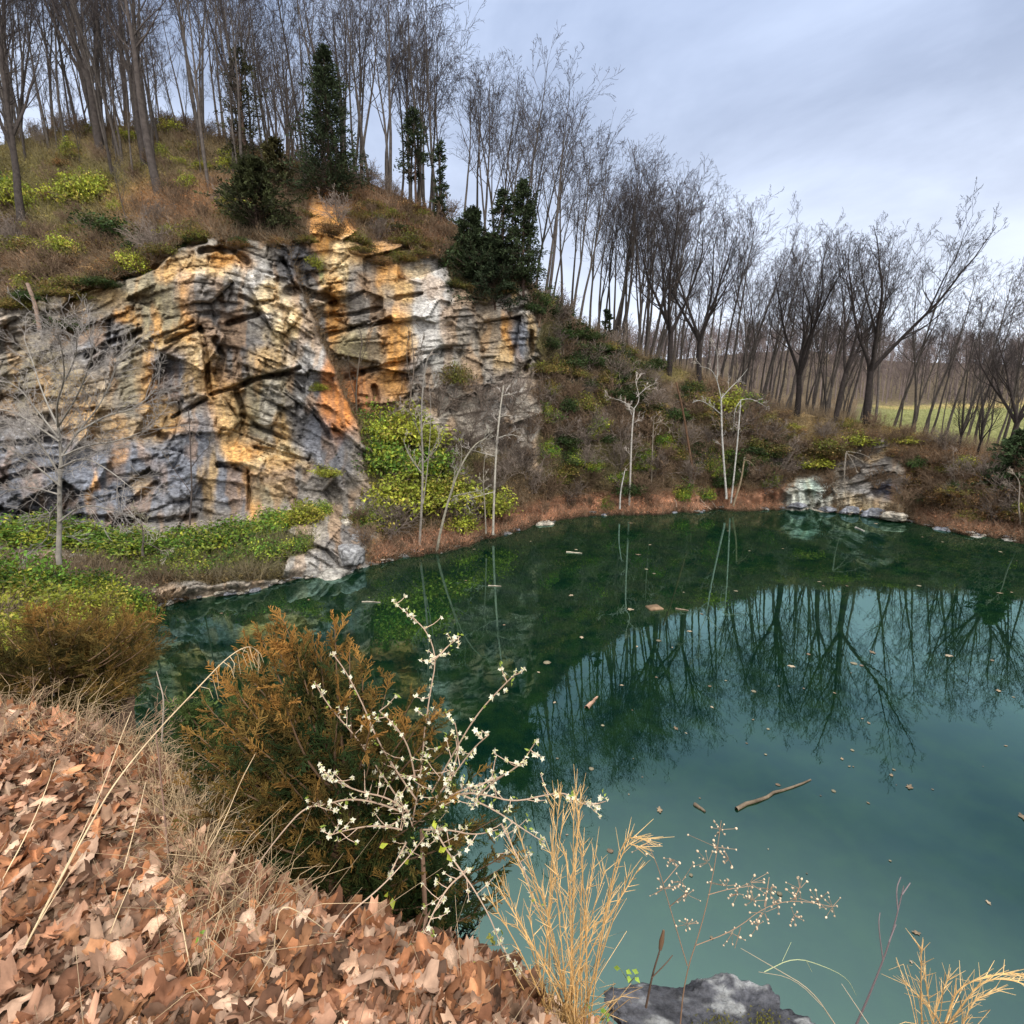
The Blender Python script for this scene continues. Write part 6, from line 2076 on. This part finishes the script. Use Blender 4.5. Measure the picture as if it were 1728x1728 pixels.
seed_plant('sprawling dry weed with tiny round seed heads, in front of the teal water', [[(1146, 1750), (1155, 1650), (1185, 1560), (1205, 1470), (1217, 1385)], [(1160, 1630), (1130, 1530), (1110, 1460), (1090, 1420)], [(1175, 1595), (1240, 1570), (1290, 1530), (1340, 1518), (1405, 1530)], [(1290, 1530), (1298, 1480)], [(1340, 1518), (1350, 1495)], [(1195, 1510), (1230, 1500), (1270, 1495)], [(1130, 1530), (1160, 1505)], [(1250, 1565), (1240, 1600)], [(1120, 1490), (1145, 1460)]],
           1.52, [(1217, 1400), (1210, 1430), (1195, 1455), (1230, 1450), (1150, 1488), (1160, 1510), (1225, 1495), (1245, 1508), (1265, 1490), (1290, 1540), (1300, 1500), (1310, 1520), (1345, 1515), (1350, 1500), (1380, 1520), (1405, 1530), (1280, 1560), (1235, 1575), (1160, 1560), (1135, 1450), (1270, 1520), (1340, 1545), (1090, 1425), (1120, 1500)], 5, nh=9, hr=.0075)
seed_plant('bare dark twig leaning right over the teal water at the lower right', [[(1440, 1740), (1475, 1660), (1505, 1580), (1525, 1495)], [(1515, 1535), (1512, 1500), (1520, 1480)], [(1490, 1620), (1482, 1560), (1485, 1540)], [(1500, 1590), (1512, 1560)], [(1522, 1510), (1536, 1490)]], 1.5, [], 6, r=.0045, col=(.13, .10, .10)) if False else None
for pls, Y, r, c, lb in [([[(1440, 1740), (1475, 1660), (1505, 1580), (1525, 1495)], [(1515, 1535), (1512, 1500), (1520, 1480)], [(1490, 1620), (1482, 1560), (1485, 1540)], [(1500, 1590), (1512, 1560)], [(1522, 1510), (1536, 1490)]], 1.5, .0042, (.14, .11, .11), 'bare dark twig leaning right over the teal water at the lower right'),
                         ([[(1090, 1700), (1102, 1640), (1115, 1600), (1120, 1570)], [(1100, 1650), (1125, 1625), (1135, 1612)]], 1.5, .0045, (.15, .10, .07), 'short dark stalk with a brown spike left of the boulder'),
                         ([[(1410, 1730), (1370, 1670), (1310, 1635), (1250, 1600)], [(1390, 1700), (1340, 1650), (1280, 1640)]], 1.46, .0022, (.55, .45, .3), 'thin pale stem arching over the boulder'),
                         ([[(1470, 1735), (1440, 1690), (1420, 1660)]], 1.46, .0022, (.5, .42, .3), 'short pale stem at the right of the boulder'),
                         ([[(1290, 1640), (1340, 1615), (1390, 1630), (1430, 1650), (1445, 1680)], [(1320, 1622), (1335, 1590)], [(1360, 1620), (1370, 1640)]], 1.62, .0016, (.40, .42, .22), 'feathery green-grey stem behind the boulder')]:
    org = at(pls[0][0][0], pls[0][0][1], Y)
    g = Geo()
    for i, pl in enumerate(pls):
        px_tube(g, pl, Y, Y + .04, r * (1 if i == 0 else .55), r * .35, c, 5, 2, org)
    if 'spike' in lb:
        q_ = at(1120, 1570, Y + .04) - org
        q0 = at(1114, 1602, Y + .03) - org
        tube(g, [q0, q0 * .6 + q_ * .4, q_], [.006, .009, .004], 7, (.2, .12, .07))
    o = g.build('dead_twig', M_twig, smooth=True)
    o.location = org
    tag(o, lb, 'twig')


def sprig(label, px, py, Y, n, s, seed, col=(.22, .36, .05)):
    rs = np.random.default_rng(seed)
    org = at(px, py, Y)
    root = empty('seedling', tuple(org), label, 'plant')
    gs, gl = Geo(), Geo()
    P = np.stack([rs.normal(0, s * .9, n), rs.normal(0, s * .6, n), rs.uniform(.2, 1.6, n) * s], -1)
    frusta(gs, np.repeat(np.array([[0, 0, -s]]), n, 0), P, .0014, .0008, 4, np.array([(.25, .28, .08)] * n))
    cards(gl, P, rdir(rs, n) * np.array([1, 1, .3]) + np.array([0, -.2, .2]), np.array([[0, -.4, 1.0]]) + rs.normal(0, .3, (n, 3)), s * 1.1, s * .75, np.array([col]) * rs.uniform(.7, 1.2, (n, 1)))
    gs.build('stem', M_green, root)
    gl.build('foliage', M_green, root)


sprig('green seedling among the brown leaves left of the cedar foot', 335, 1588, 1.32, 8, .02, 1)
sprig('green seedling against the dark foot of the cedar', 412, 1535, 1.5, 7, .02, 2)
sprig('small green seedling right below the cedar foot', 520, 1582, 1.4, 6, .014, 3)
sprig('yellow-green leafy sprig left of the boulder', 1062, 1650, 1.5, 5, .022, 4, (.34, .48, .06))
sprig('yellow leafy sprig between the cedar and the golden grass', 795, 1655, 1.35, 9, .02, 5, (.36, .38, .05))
sprig('low green sprig at the foot of the golden grass', 1015, 1715, 1.35, 7, .016, 6)
sprig('yellowish sprig under the right end of the cedar', 832, 1590, 1.5, 7, .014, 7, (.4, .4, .06))
sprig('single green shoot in the litter below the brambles', 188, 1346, 2.0, 4, .016, 8, (.12, .28, .06))
